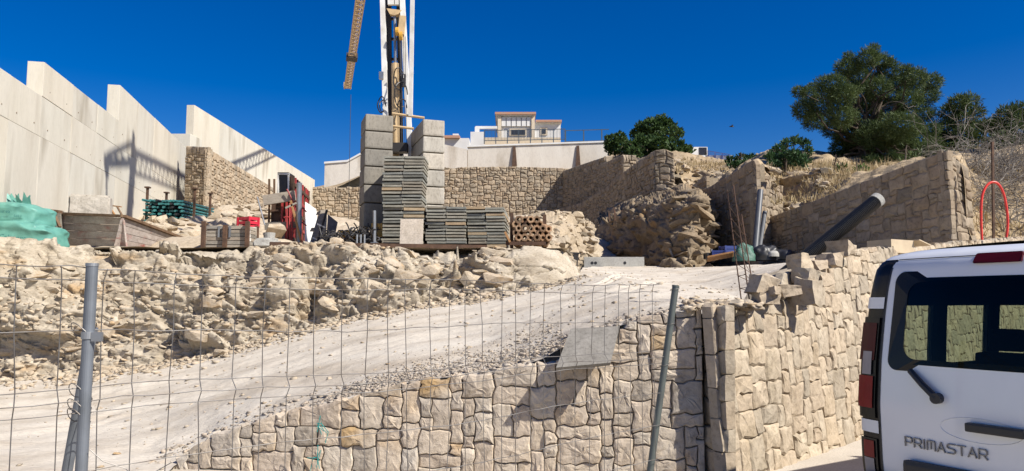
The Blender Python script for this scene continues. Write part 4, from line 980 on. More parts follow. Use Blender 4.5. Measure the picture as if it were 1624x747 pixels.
for p in ((gL+gB)/2, (g0+gF)/2, g0*.9+gB*.1): MB().box(T0(Vector((p.x, p.y, 2.98))), (.5, .2, .14)).build('bearer', 'brownwood', t)
def rough_block(name, label, c, size, rz, mat, seed, amp=.02):
    bm = bmesh.new(); bmesh.ops.create_cube(bm, size=1); bmesh.ops.scale(bm, vec=size, verts=bm.verts[:]); bmesh.ops.bevel(bm, geom=bm.edges[:], offset=.05, segments=2, affect='EDGES'); bmesh.ops.subdivide_edges(bm, edges=bm.edges[:], cuts=4, use_grid_fill=True)
    V = np.array([tuple(v.co) for v in bm.verts]); n = fbm(V*4+seed, seed, 3)
    for v, k in zip(bm.verts, n): v.co += v.co.normalized()*float(k)*amp
    me = bpy.data.meshes.new(name); bm.to_mesh(me); bm.free(); me.materials.append(M[mat]); o = bpy.data.objects.new(name, me); link(o); o.location = c; o.rotation_euler = (0, 0, rz); return tag(o, label, 'concrete block')
a = W(133, 326, 18.6); rough_block('concrete_block', 'square rough concrete block perched on the timber trough', (a.x, a.y+.3, W(133, 340, 18.6).z+.22), (.95, .75, .58), .42, 'cblock', 3)
MB().box((0, 0, 0), (.9, .5, .1)).build('x', 'plank'); o = SC.objects['x']; o.name = 'support_board'; o.location = (a.x, a.y+.35, W(133, 342, 18.6).z-.07); o.scale = (1.5, 1.3, 1); tag(o, 'grey board under the square concrete block', 'board')
# splintered timber behind
for k, (x0, y0, x1, y1, d, w_, lab) in enumerate(((5, 322, 18, 333, 17.6, .05, 'thin dark stick poking up behind the upper green sack'), (62, 332, 96, 336, 17.8, .12, 'flat brown board between the green sacks and the concrete block'), (82, 333, 95, 360, 17.6, .07, 'dark beam leaning down beside the green sacks'), (168, 325, 192, 328, 19.5, .05, 'orange batten lying behind the concrete block'), (172, 326, 184, 344, 19.4, .05, 'upright orange batten right of the concrete block'), (186, 328, 195, 344, 19.3, .045, 'slanting brown batten right of the concrete block'))):
    p0, p1 = W(x0, y0, d), W(x1, y1, d-.15); o = MB().bar((0, 0, 0), p1-p0, w_, w_*.6).build('timber_batten', 'orangewood' if 'orange' in lab else 'brownwood'); o.location = p0; tag(o, lab, 'timber')
# rack of teal tubes
t = thing('tube_rack', 'steel rack holding a bundle of teal scaffold tubes on the rubble slope', 'rack'); d0 = 24.5; z0 = W(260, 354, d0).z
ax = (W(312, 322, 28)-W(262, 330, 24.5)); ax.z = .2; ax.normalize(); sx = Vector((ax.y, -ax.x, 0)).normalized(); c0 = W(258, 345, 24.4); qq = random.Random(2)
bt = thing('scaffold_tube_bundle', 'bundle of teal scaffold tubes lying in the steel rack', 'scaffold tubes')
for j in range(7):
    for i in range(12):
        p = c0+sx*((i-5.5)*.105+(j % 2)*.05)+Vector((0, 0, j*.115-.12))+ax*qq.uniform(-.25, .15)
        MB().tube([p, p+ax*qq.uniform(3.7, 4.1)], .042, 7).build('tube', 'black' if qq.random() < .12 else 'teal', bt)
for s in (-1, 1):
    for f in (.75, 2.7): 
        p = c0+sx*(s*.78)+ax*f; MB().bar(p-Vector((0, 0, .5)), p+Vector((0, 0, 1.08)), .07).build('post', 'rust', t); MB().box(p+Vector((0, 0, 1.08)), (.16, .16, .05)).build('post_cap', 'rust', t)
for f in (.75, 2.7): p = c0+ax*f-Vector((0, 0, .22)); MB().bar(p-sx*.8, p+sx*.8, .07).build('cross_bar', 'rust', t)
# plank rack
t = thing('plank_rack', 'low rack of grey planks between rusty posts', 'rack', (0, 0, 0)); d0 = 18.0
for px, y0 in ((323.5, 351), (357.5, 357), (393, 351)): a = W(px, y0, d0-.06); MB().bar((a.x, a.y, 2.85), a, .09).build('post', 'rust', t)
a = W(407.5, 359, 18.9); MB().bar((a.x, a.y, 2.85), a, .09).build('post', 'rust', t)
zs = np.linspace(2.95, W(340, 357.5, d0).z, 8)
for k in range(7):
    for x0, x1 in ((325, 357), (358, 391.5)):
        a, b = W(x0, 370, d0), W(x1, 370, d0); MB().box(((a.x+b.x)/2, d0+.35+random.uniform(-.02, .02), (zs[k]+zs[k+1])/2), (b.x-a.x, .7, (zs[k+1]-zs[k])*.86)).build('plank', 'plank', t)
for px in (348, 365): a = W(px, 360, d0-.01); MB().box((a.x, a.y-.01, a.z-.12), (.05, .03, .28)).build('bracket', 'steel', t)
for k in range(4): a = W(394, 362+6*k, 18.15); b = W(406, 363+6*k, 18.9); MB().bar(a, b, .05, .08).build('side_rail', 'cranewhite', t)
# red crate on the slope
a = onter(391, 20.3); top = W(391, 345, 20.3).z; t = thing('red_crate', 'bright red plastic crate on the rubble behind the plank rack', 'crate', (a.x, a.y, top-.32), -.5)
for k in range(3): MB().box((0, 0, .05+k*.115), (.46, .34, .085)).build('side_band', 'redcrate', t)
for sx_ in (-1, 1):
    for sy in (-1, 1): MB().box((sx_*.225, sy*.165, .16), (.05, .05, .33)).build('corner', 'redcrate', t)
rock('r', (a.x, a.y+.05, top-.5), .5).name = 'flat_stone'; tag(SC.objects['flat_stone'], 'flat stone under the red crate', 'stone')
# red formwork with scaffold
FD = 21.0
t = thing('wall_formwork', 'tall red and rusty steel wall formwork with timber scaffold and props', 'formwork', (W(455, 380, FD).x, FD, 2.9)); T0b = Vector(t.location)
def tb(m, name, mat): m.v = [Vector(v)-T0b for v in m.v]; return m.build(name, mat, t)
tb(MB().box(W(448.5, 290, FD)+Vector((0, .25, 0)), (.32, .5, .62)), 'box_out', 'black')
for px in (441.3, 457.5): tb(MB().bar(W(px, 276, FD-.03), W(px, 307, FD-.03), .04), 'box_out_frame', 'cranewhite')
tb(MB().bar(W(441, 276, FD-.03), W(459, 276, FD-.03), .04), 'box_out_frame', 'cranewhite')
# receding red panel: top from (461,280) to (486,303)
pa, pb = (461, 279, 390, FD), (486, 303, 386, FD+4.2)
A0, A1 = W(pa[0], pa[1], pa[3]), W(pb[0], pb[1], pb[3]); nrib = 9
tb(MB().add([A0, A1, (A1.x, A1.y, 2.9), (A0.x, A0.y, 2.9), A0+Vector((-.1, 0, 0)), A1+Vector((-.1, 0, 0)), (A1.x-.1, A1.y, 2.9), (A0.x-.1, A0.y, 2.9)], [(0, 1, 2, 3), (7, 6, 5, 4), (0, 4, 5, 1), (0, 3, 7, 4), (1, 5, 6, 2)]), 'form_face', 'rust')
for k in range(nrib+1):
    p = A0.lerp(A1, k/nrib); tb(MB().bar((p.x+.06, p.y, 2.9), p+Vector((.06, 0, 0)), .10, .08), 'rib', 'red' if k % 3 else 'rust')
for k in range(6): f = .1+k*.16; tb(MB().bar((A0.x+.1, A0.y, 2.9+(A0.z-2.9)*f), (A1.x+.1, A1.y, 2.9+(A1.z-2.9)*f), .06, .09), 'waling', 'rust' if k % 2 else 'red')
# front lower form with ribs
a, b = W(428, 312, FD-.15), W(461, 312, FD-.15)
tb(MB().box(((a.x+b.x)/2, FD+.05, (2.9+a.z)/2), (b.x-a.x, .1, a.z-2.9)), 'form_face', 'rust')
for k in range(6): z = 2.95+(a.z-3.0)*k/5; tb(MB().bar((a.x, FD-.04, z), (b.x, FD-.04, z), .05, .07), 'waling', 'plank' if k % 2 else 'rust')
for px in (427.5, 448, 455, 462): tb(MB().bar((W(px, 380, FD).x, FD-.1, 2.85), W(px, 312, FD-.1), .05), 'soldier', 'red' if px > 440 else 'brownwood')
for px in (427, 435): tb(MB().bar(W(px, 318, FD-.2), W(px, 284, FD-.2), .05), 'scaffold_post', 'brownwood')
tb(MB().bar(W(418, 318, FD-.4), W(468, 310, FD-.4), .10, .28), 'scaffold_plank', 'plank'); tb(MB().bar(W(420, 359, FD-.4), W(470, 357, FD-.4), .06, .2), 'scaffold_plank', 'plank')
tb(MB().tube([W(474, 386, FD-.6), W(474.5, 290, FD-.6)], .075, 10), 'grey_pipe', 'steel')
tb(MB().bar(W(478, 384, FD-.8), W(461, 318, FD-.8), .05), 'brace', 'orangewood'); tb(MB().bar(W(453, 330, FD-.8), W(470, 322, FD-.8), .05), 'brace', 'plank')
for (x0, y0, x1, y1) in ((455, 330, 455, 386), (459, 322, 459, 386), (463, 330, 463, 386), (450, 345, 470, 343), (450, 365, 470, 362), (408, 312, 420, 357), (455, 300, 470, 330), (470, 320, 486, 336), (470, 345, 486, 358)):
    tb(MB().tube([W(x0, y0, FD-.55), W(x1, y1, FD-.5)], .022, 6), 'rod', 'steel' if x0 == 408 else 'red')
# bucket
a = W(427, 378, 18.4); m = MB(); m.tube([(a.x, a.y, a.z-.14), (a.x, a.y, a.z+.14)], .12, 14, .15); o = m.build('bucket', 'cgrey'); tag(o, 'small grey bucket at the foot of the red formwork', 'bucket')
a = W(423, 386, 17.6); o = rough_block('rubble_sack', 'grey cloth-like lump lying at the foot of the formwork', (a.x, a.y, a.z), (.55, .35, .22), .2, 'cgrey', 9, .06); o['category'] = 'lump'
# white slab and plywood with cleats
v = [W(484, 320, 22.5), W(500, 331, 22.8), W(505, 385, 22.6), W(483, 386, 22.3)]; o = MB().add(v+[p+Vector((0, .12, 0)) for p in v], [(3, 2, 1, 0), (4, 5, 6, 7)]+[(i, (i+1) % 4, 4+(i+1) % 4, 4+i) for i in range(4)]).build('white_slab', 'white'); tag(o, 'white slanted slab leaning behind the red formwork', 'slab')
t = thing('cleated_panel', 'grey plywood panel with cleats leaning right of the white slab', 'panel')
def slabpx(pix, d, th, name, mat, par, dd=0):
    n = len(pix); v = [W(x, y, d+dd*(y-384)/-60) for x, y in pix]; return MB().add(v+[p+Vector((0, th, 0)) for p in v], [tuple(reversed(range(n))), tuple(range(n, 2*n))]+[(i, (i+1) % n, n+(i+1) % n, n+i) for i in range(n)]).build(name, mat, par)
slabpx([(507, 333), (519, 332), (515, 386), (491, 386)], 20.6, .06, 'board', 'plank', t, .5)
slabpx([(503, 336), (508, 334), (506, 340), (501, 341)], 20.5, .05, 'cleat', 'plank', t); slabpx([(494, 361), (499, 361), (498, 367), (491, 367)], 20.4, .05, 'cleat', 'plank', t)
for x0, y0, x1, y1 in ((496, 377, 515, 384), (503, 355, 516, 361)): MB().bar(W(x0, y0, 20.3), W(x1, y1, 20.3), .04).build('batten', 'cranewhite', t)
MB().bar(W(518.5, 333, 20.4), W(503, 386, 20.2), .05).build('edge_bar', 'darksteel', t)
o = slabpx([(520, 340), (535, 352), (528, 386), (517, 386)], 21.2, .06, 'plywood_sheet', 'plygrey', None, .5); tag(o, 'second grey plywood sheet behind the leaning cleated panel', 'board')
# tangle of ties
m = MB(); qq = random.Random(9)
for k in range(330):
    c = W(qq.uniform(518, 600), 0, qq.uniform(17.3, 18.4)); h = .62*(1-((c.x+3.9)/1.2)**2*.35); c.z = 2.95+qq.random()**1.3*h*.85; e = Vector((qq.gauss(0, 1), qq.gauss(0, .6), qq.gauss(0, .7))).normalized()*qq.uniform(.08, .28); m.tube([c, c+e*.6+Vector((0, 0, .03)), c+e], .017, 5)
o = m.build('clamp_heap', 'darksteel'); tag(o, 'heap of dark steel clamps and rods left of the ballast', 'clamp heap', kind='stuff')
t = thing('tube_prop', 'upright grey steel prop standing before the left ballast stack', 'prop'); MB().tube([W(594, 384, 17.4), W(594, 334, 17.4)], .04, 8).build('tube', 'steel', t); MB().box(W(594, 385, 17.4), (.16, .16, .02)).build('foot_plate', 'steel', t)
for x, nm_ in ((566, 'left'), (572, 'middle'), (578, 'right')): o = MB().tube([(0, 0, 0), (0, 0, .22)], .022, 6).build('anchor_rod', 'steel'); o.location = W(x, 387, 16.9); tag(o, nm_+' of three short steel rods standing by the dark rail', 'rod', 'short rods by the rail')
# ring stack
t = thing('coupler_stack', 'stack of rusty hollow hexagon rings between dark posts', 'ring stack'); qq = random.Random(12)
def ring_me(n, r, ri, L, name):
    v = []; f = []
    for y in (0, L):
        for rr in (r, ri):
            for k in range(n): a_ = 2*math.pi*k/n; v.append((rr*math.cos(a_), y, rr*math.sin(a_)))
    for k in range(n):
        j = (k+1) % n; f += [(k, j, n+j, n+k)[::-1], (2*n+k, 2*n+j, 3*n+j, 3*n+k), (k, 2*n+k, 2*n+j, j)[::-1], (n+k, n+j, 3*n+j, 3*n+k)[::-1]]
    me = bpy.data.meshes.new(name); me.from_pydata(v, [], f); me.materials.append(M['rustorange']); return me
hexme = ring_me(6, .098, .05, .5, 'ring')
for j in range(6):
    for i in range(6-(j > 3)-(j > 4)):
        a = W(818+i*9.6+(j % 2)*4.6, 384-j*7.2, 17.6); o = bpy.data.objects.new('ring', hexme); link(o, t); o.location = a+Vector((0, qq.uniform(-.08, .08), 0)); o.rotation_euler = (qq.gauss(0, .1), qq.uniform(0, 1), qq.gauss(0, .12)); s = qq.uniform(.85, 1.05); o.scale = (s, 1, s)
for px, y0 in ((811.5, 338), (863.5, 341)): a = W(px, y0, 17.9); MB().bar((a.x, a.y, 2.85), a, .085).build('post', 'rust', t)
a, b = W(802, 386, 17.4), W(866, 386, 17.4); MB().bar(a, b, .08).build('base_rail', 'rust', t)
o = MB().bar((0, 0, 0), W(803, 368, 17.4)-W(811, 384, 17.4), .10, .05).build('orange_plank', 'orangewood'); o.location = W(809, 384, 17.3); tag(o, 'short orange plank end beside the ring stack', 'plank')
# ================================================================== PLATEAU
d0 = 24.9; a, b = W(926, 425, d0), W(1022, 425, d0); zt_ = W(926, 408, d0).z; zb_ = W(926, 427, d0).z
t = thing('concrete_chamber', 'long low concrete chamber block with three round holes on the plateau', 'concrete block', ((a.x+b.x)/2, d0+.4, zb_-.05))
MB().bbox((0, 0, (zt_-zb_)/2+.03), (b.x-a.x, .8, zt_-zb_+.06), .015).build('body', 'cgrey', t); MB().bbox((-(b.x-a.x)/2-.18, .05, (zt_-zb_)/2+.01), (.34, .75, zt_-zb_+.02), .015).build('end_piece', 'cgrey', t)
for px in (939, 944.5, 991): p = W(px, 417, d0)-Vector(t.location); MB().tube([(p.x, -.405, p.z), (p.x, -.36, p.z)], .052, 14).build('hole', 'black', t)
a = W(905, 402, 24); t = thing('black_tub', 'black plastic tub behind the nose of the rock face', 'tub', (a.x, a.y, a.z-.2)); m = MB(); m.tube([(0, 0, -.25), (0, 0, .2)], .22, 18, .27); m.build('tub', 'black', t); MB().tube([(0, 0, .18), (0, 0, .22)], .29, 18).build('rim', 'black', t)
for k, (x0, y0, x1, y1, d, w_, mat, lab) in enumerate(((1062, 394, 1073, 420, 24.8, .09, 'plygrey', 'grey board leaning on the shaded outcrop'), (1128, 395, 1131, 416, 23.6, .07, 'darksteel', 'dark short post beside the blue crates'), (966, 338, 967, 352, 31, .07, 'rust', 'left rusty post above the outcrop'), (974, 329, 976, 350, 31, .07, 'rust', 'right rusty post above the outcrop'))):
    p0, p1 = W(x1, y1, d), W(x0, y0, d+.1); o = MB().bar((0, 0, 0), p1-p0, w_, w_*.7).build('leaning_board' if k == 0 else 'short_post', mat); o.location = p0; tag(o, lab, 'board' if k == 0 else 'post')
# dark hollow shelter boards on the ledge
t = thing('plank_shelter', 'dark hollow shelter of planks on the ledge below the buttress wall', 'shelter'); v = [W(978, 340, 33), W(1012, 322, 33.5), W(1022, 330, 33.2), W(985, 350, 32.8)]
MB().add(v+[p+Vector((0, .1, -.08)) for p in v], [(3, 2, 1, 0), (4, 5, 6, 7)]+[(i, (i+1) % 4, 4+(i+1) % 4, 4+i) for i in range(4)]).build('roof_board', 'brownwood', t)
MB().box(W(1002, 343, 33.6), (1.0, .5, .7), RY(-.5)).build('dark_box', 'black', t)
for x in (986, 1014): MB().bar(W(x, 352, 33), W(x, 334, 33.1), .07).build('prop', 'rust', t)
# crates, planks, tarp by the right wall
def crate(label, px, py, d, size, mat, rz):
    a = W(px, py, d); t = thing('plastic_crate', label, 'crate', (a.x, a.y, a.z), rz); h = size[2]
    for k in range(3): MB().box((0, 0, h*(k+.5)/3), (size[0], size[1], h*.29)).build('side_band', mat, t)
    for sx_ in (-1, 1):
        for sy in (-1, 1): MB().box((sx_*size[0]*.49, sy*size[1]*.49, h*.5), (.05, .05, h)).build('corner', mat, t)
crate('blue plastic crate behind the orange planks', 1160, 407, 23.6, (.62, .4, .34), 'blue', .2); crate('smaller blue crate left of the larger blue crate', 1140, 409, 23.5, (.4, .3, .24), 'blue', -.2); crate('black crate on the ground left of the blue crates', 1128, 411, 23.6, (.35, .3, .2), 'black', .1)
for k in range(4): o = MB().bar((0, 0, 0), W(1163, 404, 23.0)-W(1122, 412, 23.1), .10, .05).build('orange_board', 'orangewood'); o.location = W(1122, 414-k*2.2, 23.1-.03*k); tag(o, ('lowest', 'second', 'third', 'topmost')[k]+' orange board in the pile before the blue crates', 'board', 'orange boards by the crates')
# tarp heap
def heap(name, label, cat, px, py, d, size, mat, seed, amp=.25):
    a = W(px, py, d); th = np.linspace(0, 2*math.pi, 40, endpoint=False); ph = np.linspace(0, math.pi/2, 16); TH, PH = np.meshgrid(th, ph)
    P = np.stack([np.cos(PH)*np.cos(TH)*size[0]/2, np.cos(PH)*np.sin(TH)*size[1]/2, np.sin(PH)*size[2]], 2).reshape(-1, 3); n = fbm(P*3+seed, seed, 4); P *= (1+amp*n)[:, None]; P[:40, 2] = -.06
    i = np.arange(15)[:, None]*40; j = np.arange(40)[None]; o = np_mesh(name, P, np.stack([i+j, i+(j+1) % 40, i+40+(j+1) % 40, i+40+j], 2).reshape(-1, 4), mat, smooth=True); o.location = a; return tag(o, label, cat)
heap('green_tarp', 'crumpled dark green tarp beside the orange boards', 'tarp', 1180, 411, 22.6, (.8, .5, .52), 'tarp', 3)
heap('black_sheeting', 'heap of black plastic sheeting at the wall foot', 'sheeting', 1213, 410, 23.4, (1.0, .6, .42), 'black', 5); heap('black_bag', 'flat black bag right of the plastic sheeting heap', 'bag', 1243, 409, 23.6, (.9, .6, .3), 'black', 7)
heap('white_bag', 'small pale bag lying on the black sheeting', 'bag', 1226, 404, 23.2, (.35, .25, .14), 'cgrey', 9)
# upright pipes
for k, (x0, y0, x1, y1, lab) in enumerate(((1206, 302, 1197, 398, 'taller grey plastic pipe leaning upright at the broken wall end'), (1213, 336, 1203, 398, 'shorter grey plastic pipe leaning upright at the broken wall end'))):
    p0, p1 = W(x1, y1+6, 24.0+.1*k), W(x0, y0, 24.9); o = MB().tube([(0, 0, 0), p1-p0], .10 if k == 0 else .075, 14).build('plastic_pipe', 'pipegrey'); o.location = p0; tag(o, lab, 'pipe', 'upright pipes')
# corrugated black pipe
p0, p1 = W(1243, 437, 9.9), W(1389, 319, 10.3); ln = (p1-p0).length; n = 150; pts = [p0.lerp(p1, i/n) for i in range(n+1)]
t = thing('corrugated_pipe', 'thick black corrugated pipe resting on the loose blocks of the wall', 'pipe'); MB().tube(pts, [.098 if i % 2 else .086 for i in range(n+1)], 18).build('pipe', 'black', t); e = (p1-p0).normalized()
MB().tube([p1-e*.02, p1+e*.06], .104, 18).build('end_wrap', 'cgrey', t)
# rebar cage
t = thing('rebar_cage', 'slim rusty rebar column cage standing at the wall top', 'rebar'); base = [W(1177, 478, 8.0), W(1190, 480, 7.9), W(1199, 482, 8.0)]; topp = [W(1153, 302, 8.4), W(1163, 293, 8.35), W(1176, 340, 8.45)]
base = [Vector((b.x, b.y, rampz(b.x, b.y)-.02)) for b in base]
for b, c in zip(base, topp): MB().tube([b, c], .007, 6).build('bar', 'rust', t)
for k in range(9):
    f = .06+.1*k; pts = [b.lerp(c, f) for b, c in zip(base, topp)]; MB().tube(pts+[pts[0]], .004, 5).build('tie', 'rust', t)
# loose blocks on the wall
q = random.Random(31)
def loose(label, px, py, d, s, asp, rz, tilt=.1):
    s *= .82
    g = W(px, py, d+.22); o = bpy.data.objects.new('loose_block', bpy.data.meshes.new('loose_block')); bm = bmesh.new(); bmesh.ops.create_cube(bm, size=1)
    for v in bm.verts: v.co = Vector((v.co.x*s*asp[0]*.92+q.uniform(-.055, .055)*s*3, v.co.y*s*asp[1]*.92+q.uniform(-.055, .055)*s*3, v.co.z*s*asp[2]*.92+q.uniform(-.055, .055)*s*3))
    bmesh.ops.subdivide_edges(bm, edges=bm.edges[:], cuts=2, use_grid_fill=True)
    for v in bm.verts: v.co += Vector((q.gauss(0, 1), q.gauss(0, 1), q.gauss(0, 1)))*s*.022
    bmesh.ops.triangulate(bm, faces=bm.faces[:]); bm.to_mesh(o.data); bm.free(); o.data.materials.append(M['wallstone2']); link(o); o.location = g; o.rotation_euler = (q.uniform(-tilt, tilt), q.uniform(-tilt, tilt), rz); tag(o, label, 'stone block', 'loose blocks on the wall')
for a in (('tall pointed block at the left end of the loose blocks', 1208, 450, 7.55, .26, (1, 1, 1.1), .3, .25), ('low block under the tall pointed one', 1216, 474, 7.5, .3, (1.2, 1, .55), .2), ('small chip wedged beside the pointed block', 1228, 462, 7.4, .13, (1, 1, .9), .8),
          ('grey block in the middle of the loose row', 1243, 462, 7.8, .27, (1.2, 1, .7), .4), ('light square block standing proud at the wall step', 1283, 466, 7.9, .34, (1, .9, 1.05), .75), ('wedge shaped block on top of the square one', 1277, 438, 8.05, .3, (1.25, .9, .62), .7, .2),
          ('tallest block carrying the corrugated pipe', 1268, 415, 8.3, .26, (.9, 1, 1.15), .6), ('flat block behind the corrugated pipe', 1292, 420, 8.5, .28, (1.2, 1, .7), .6), ('rounded block high on the wall right of the pipe', 1318, 412, 8.6, .3, (1.2, .9, .8), .8, .2), ('long cap block right of the pipe', 1335, 396, 9.1, .3, (1.4, .9, .6), .8), ('block sunk beside the wall step', 1300, 442, 8.15, .3, (1.1, .9, .8), .8)):
    loose(*a)
pts = []; sz = []
for k in range(330):
    px = q.uniform(1085, 1205); s_, _ = on_wall(px, 480, RC, RE); g = W(px, 470, q.uniform(7.1, 8.3)); pts.append((g.x, g.y, rampz(g.x, g.y)+.02+.03*q.random())); sz.append(.04+.12*q.random()**2)
o = scatter('stone_chips', pts, sz, 'rockpiece', flat=.5); tag(o, 'flat stone chips strewn along the wall top at the corner', 'stone chips', kind='stuff')
# board lying on the slope above the lower wall
v = [W(905, 521, 7.36), W(983, 517, 7.28), W(968, 575, 7.0), W(882, 583, 7.04)]; o = MB().add([p for p in v]+[p+Vector((0, .03, -.03)) for p in v], [(3, 2, 1, 0), (4, 5, 6, 7)]+[(i, (i+1) % 4, 4+(i+1) % 4, 4+i) for i in range(4)]).build('grey_board', 'plygrey'); tag(o, 'grey square board lying on the slope above the lower wall', 'board')
# cardboard box behind the wall
a = W(1412, 386, 11.2); t = thing('cardboard_box', 'open cardboard box on the wall top near the van roof', 'box', (a.x, a.y, a.z-.12), .5); MB().box((0, 0, .06), (.55, .4, .2)).build('box', 'cardboard', t); MB().box((.42, -.1, .13), (.3, .38, .015), RY(.25)).build('flap', 'cardboard', t)
# red conduit
pts = [W(1558, 392, 17.8), W(1556, 350, 17.8), W(1557, 315, 17.8), W(1563, 297, 17.8), W(1573, 289, 17.8), W(1584, 293, 17.8), W(1593, 312, 17.8), W(1598, 345, 17.8), W(1597, 370, 17.8), W(1592, 395, 17.8)]
o = MB().tube([Vector(p) for p in cr(pts, 90)], .029, 10).build('red_conduit', 'redhose', smooth=True); tag(o, 'bright red corrugated conduit looping up behind the wall', 'conduit')
o = MB().bar(W(1576, 392, 18.6), W(1574, 225, 18.8), .05).build('rusty_stake', 'rust'); tag(o, 'thin rusty stake in the brush behind the red conduit', 'stake')
# ================================================================== VEGETATION
def tree(name, label, base, clumps_px, d, leaf, mat, dens, seed, cat='tree', trunk_r=.25, up=.3, aspect=.35, spread=1.0, shell=.45):
    t = thing(name, label, cat, base); qq = random.Random(seed); cl = []; m = MB(); k_ = d/F_PX
    ctr = base+Vector((0, 0, 1.5)); pts = []
    for (px, py, r) in clumps_px:
        dd = d+qq.uniform(-1, 1)*spread; c = W(px, py, dd); rr = r*k_*.9; n = int(dens*rr*rr)
        cl.append((tuple(c-base), (rr*1.05, rr*1.0, rr*.8), n)); pts.append(c-base)
    av = sum(pts, Vector())/len(pts); fork = Vector((av.x*.3, av.y*.3, max(.6, av.z*.35))); limb(m, (0, 0, -.3), fork, trunk_r, trunk_r*.75, seed, 5, .1)
    for i, p in enumerate(pts): limb(m, fork.lerp(Vector((0, 0, fork.z*.5)), qq.random()*.6), p, trunk_r*.2, .02, seed+i, 6, .3)
    for c_, r_, n_ in list(cl): cl.append((c_, tuple(x*.72 for x in r_), n_//4))
    m.build('trunk', 'bark', t); leaf_cloud('crown', cl, leaf, mat, t, up=up, seed=seed, aspect=aspect, shell=shell); return t
b = hillpt(1375, 33); PINE = [(1378, 92, 20), (1395, 98, 18), (1345, 108, 22), (1362, 120, 24), (1410, 112, 20), (1318, 135, 24), (1335, 150, 25), (1284, 150, 17), (1268, 146, 12), (1275, 175, 20), (1300, 170, 26), (1290, 192, 18), (1360, 150, 28), (1390, 140, 26), (1425, 135, 22), (1450, 125, 22), (1478, 130, 18), (1470, 152, 22), (1440, 160, 26), (1408, 172, 30), (1370, 182, 30), (1335, 185, 24), (1320, 205, 18), (1350, 215, 28), (1390, 215, 32), (1430, 200, 30), (1465, 182, 20), (1455, 220, 26), (1410, 245, 30), (1365, 245, 28), (1335, 235, 20), (1440, 250, 26), (1380, 265, 24), (1330, 258, 12), (1478, 205, 14), (1350, 266, 22), (1402, 270, 24), (1440, 262, 24), (1472, 240, 22), (1322, 268, 12), (1375, 225, 32), (1420, 225, 30), (1480, 228, 16)]
qp = random.Random(6)
for (a_, b_, c_) in list(PINE):
    if qp.random() < .8: an = qp.uniform(0, 6.28); PINE.append((a_+c_*.95*math.cos(an), b_+c_*.85*math.sin(an), c_*qp.uniform(.3, .5)))
tree('pine_tree', 'large dark pine tree with lumpy crown above the sloping wall', b, PINE, 33, .15, 'pine', 7000, 3, trunk_r=.32, aspect=.16, spread=2.2, shell=.5)
tree('pine_tree', 'smaller pine right behind the large pine, above the brush', hillpt(1520, 34), [(1520, 165, 18), (1538, 160, 15), (1505, 180, 18), (1525, 190, 20), (1548, 178, 13), (1500, 205, 20), (1530, 215, 20), (1505, 230, 20), (1490, 220, 18), (1545, 205, 18), (1520, 240, 22), (1550, 228, 18), (1565, 200, 14)], 34, .2, 'pinedark', 3600, 11, trunk_r=.18, aspect=.18)
tree('pine_tree', 'pine at the right edge, cut by the picture border', hillpt(1615, 30), [(1598, 182, 18), (1618, 178, 20), (1640, 185, 25), (1590, 205, 18), (1612, 210, 24), (1600, 235, 24), (1630, 240, 28), (1615, 265, 24), (1578, 200, 16), (1585, 225, 20), (1572, 245, 18), (1590, 262, 20)], 30, .2, 'pinedark', 3200, 13, trunk_r=.18, aspect=.2)
tree('shrub', 'dark leafy shrub on the earth bank left of the pine', hillpt(1250, 30), [(1222, 250, 9), (1235, 238, 10), (1248, 228, 9), (1262, 225, 8), (1276, 228, 8), (1283, 240, 7), (1240, 255, 14), (1258, 248, 13), (1272, 256, 12), (1228, 264, 10), (1255, 265, 14)], 30, .16, 'shrub', 3200, 17, 'shrub', .06, up=.7, aspect=.4)
tree('shrub', 'low round shrub behind the broken wall top', hillpt(1180, 38), [(1160, 256, 10), (1175, 252, 10), (1190, 252, 9), (1168, 264, 11), (1185, 263, 11)], 38, .18, 'shrub', 2200, 19, 'shrub', .05, aspect=.45)
tree('shrub', 'bright small shrub at the foot of the pine', hillpt(1365, 27), [(1362, 272, 7), (1370, 270, 6), (1355, 276, 6)], 27, .2, 'agave', 1500, 23, 'shrub', .03, up=.6)
tree('shrub', 'pale tuft of pine seedling behind the sloping wall top', hillpt(1445, 24), [(1445, 250, 9), (1456, 244, 7), (1436, 256, 8)], 24.5, .2, 'pine', 2200, 27, 'shrub', .03, up=.5, aspect=.2)
tree('shrub', 'brown low shrub left of the pine foot', hillpt(1330, 28), [(1322, 275, 9), (1335, 268, 8), (1342, 278, 8)], 28, .2, 'pinedark', 1300, 28, 'shrub', .03, up=.5, aspect=.3)
tree('ivy_bush', 'round ivy bush at the end of the white wall', Vector(W(975, 245, 60)), [(972, 222, 12), (982, 230, 12), (974, 238, 11), (967, 232, 9), (984, 218, 9)], 60, .28, 'hedge', 900, 31, 'bush', .1, aspect=.6)
tree('hedge', 'clipped dark hedge above the buttress wall', Vector(W(1045, 248, 50)), [(1002, 232, 13), (1016, 225, 13), (1030, 226, 14), (1045, 228, 14), (1060, 230, 14), (1075, 234, 14), (1088, 240, 11), (1008, 242, 11), (1030, 238, 13), (1052, 240, 12), (1072, 243, 10), (992, 240, 10)], 50, .26, 'hedge', 1100, 33, 'hedge', .1, aspect=.6)
tree('round_tree', 'dense dark tree rising behind the clipped hedge', Vector(W(1040, 230, 56)), [(1035, 200, 18), (1050, 194, 14), (1020, 205, 14), (1060, 203, 15), (1072, 212, 12), (1010, 212, 11), (1040, 210, 18)], 56, .28, 'hedge', 950, 35, 'tree', .2, aspect=.5)
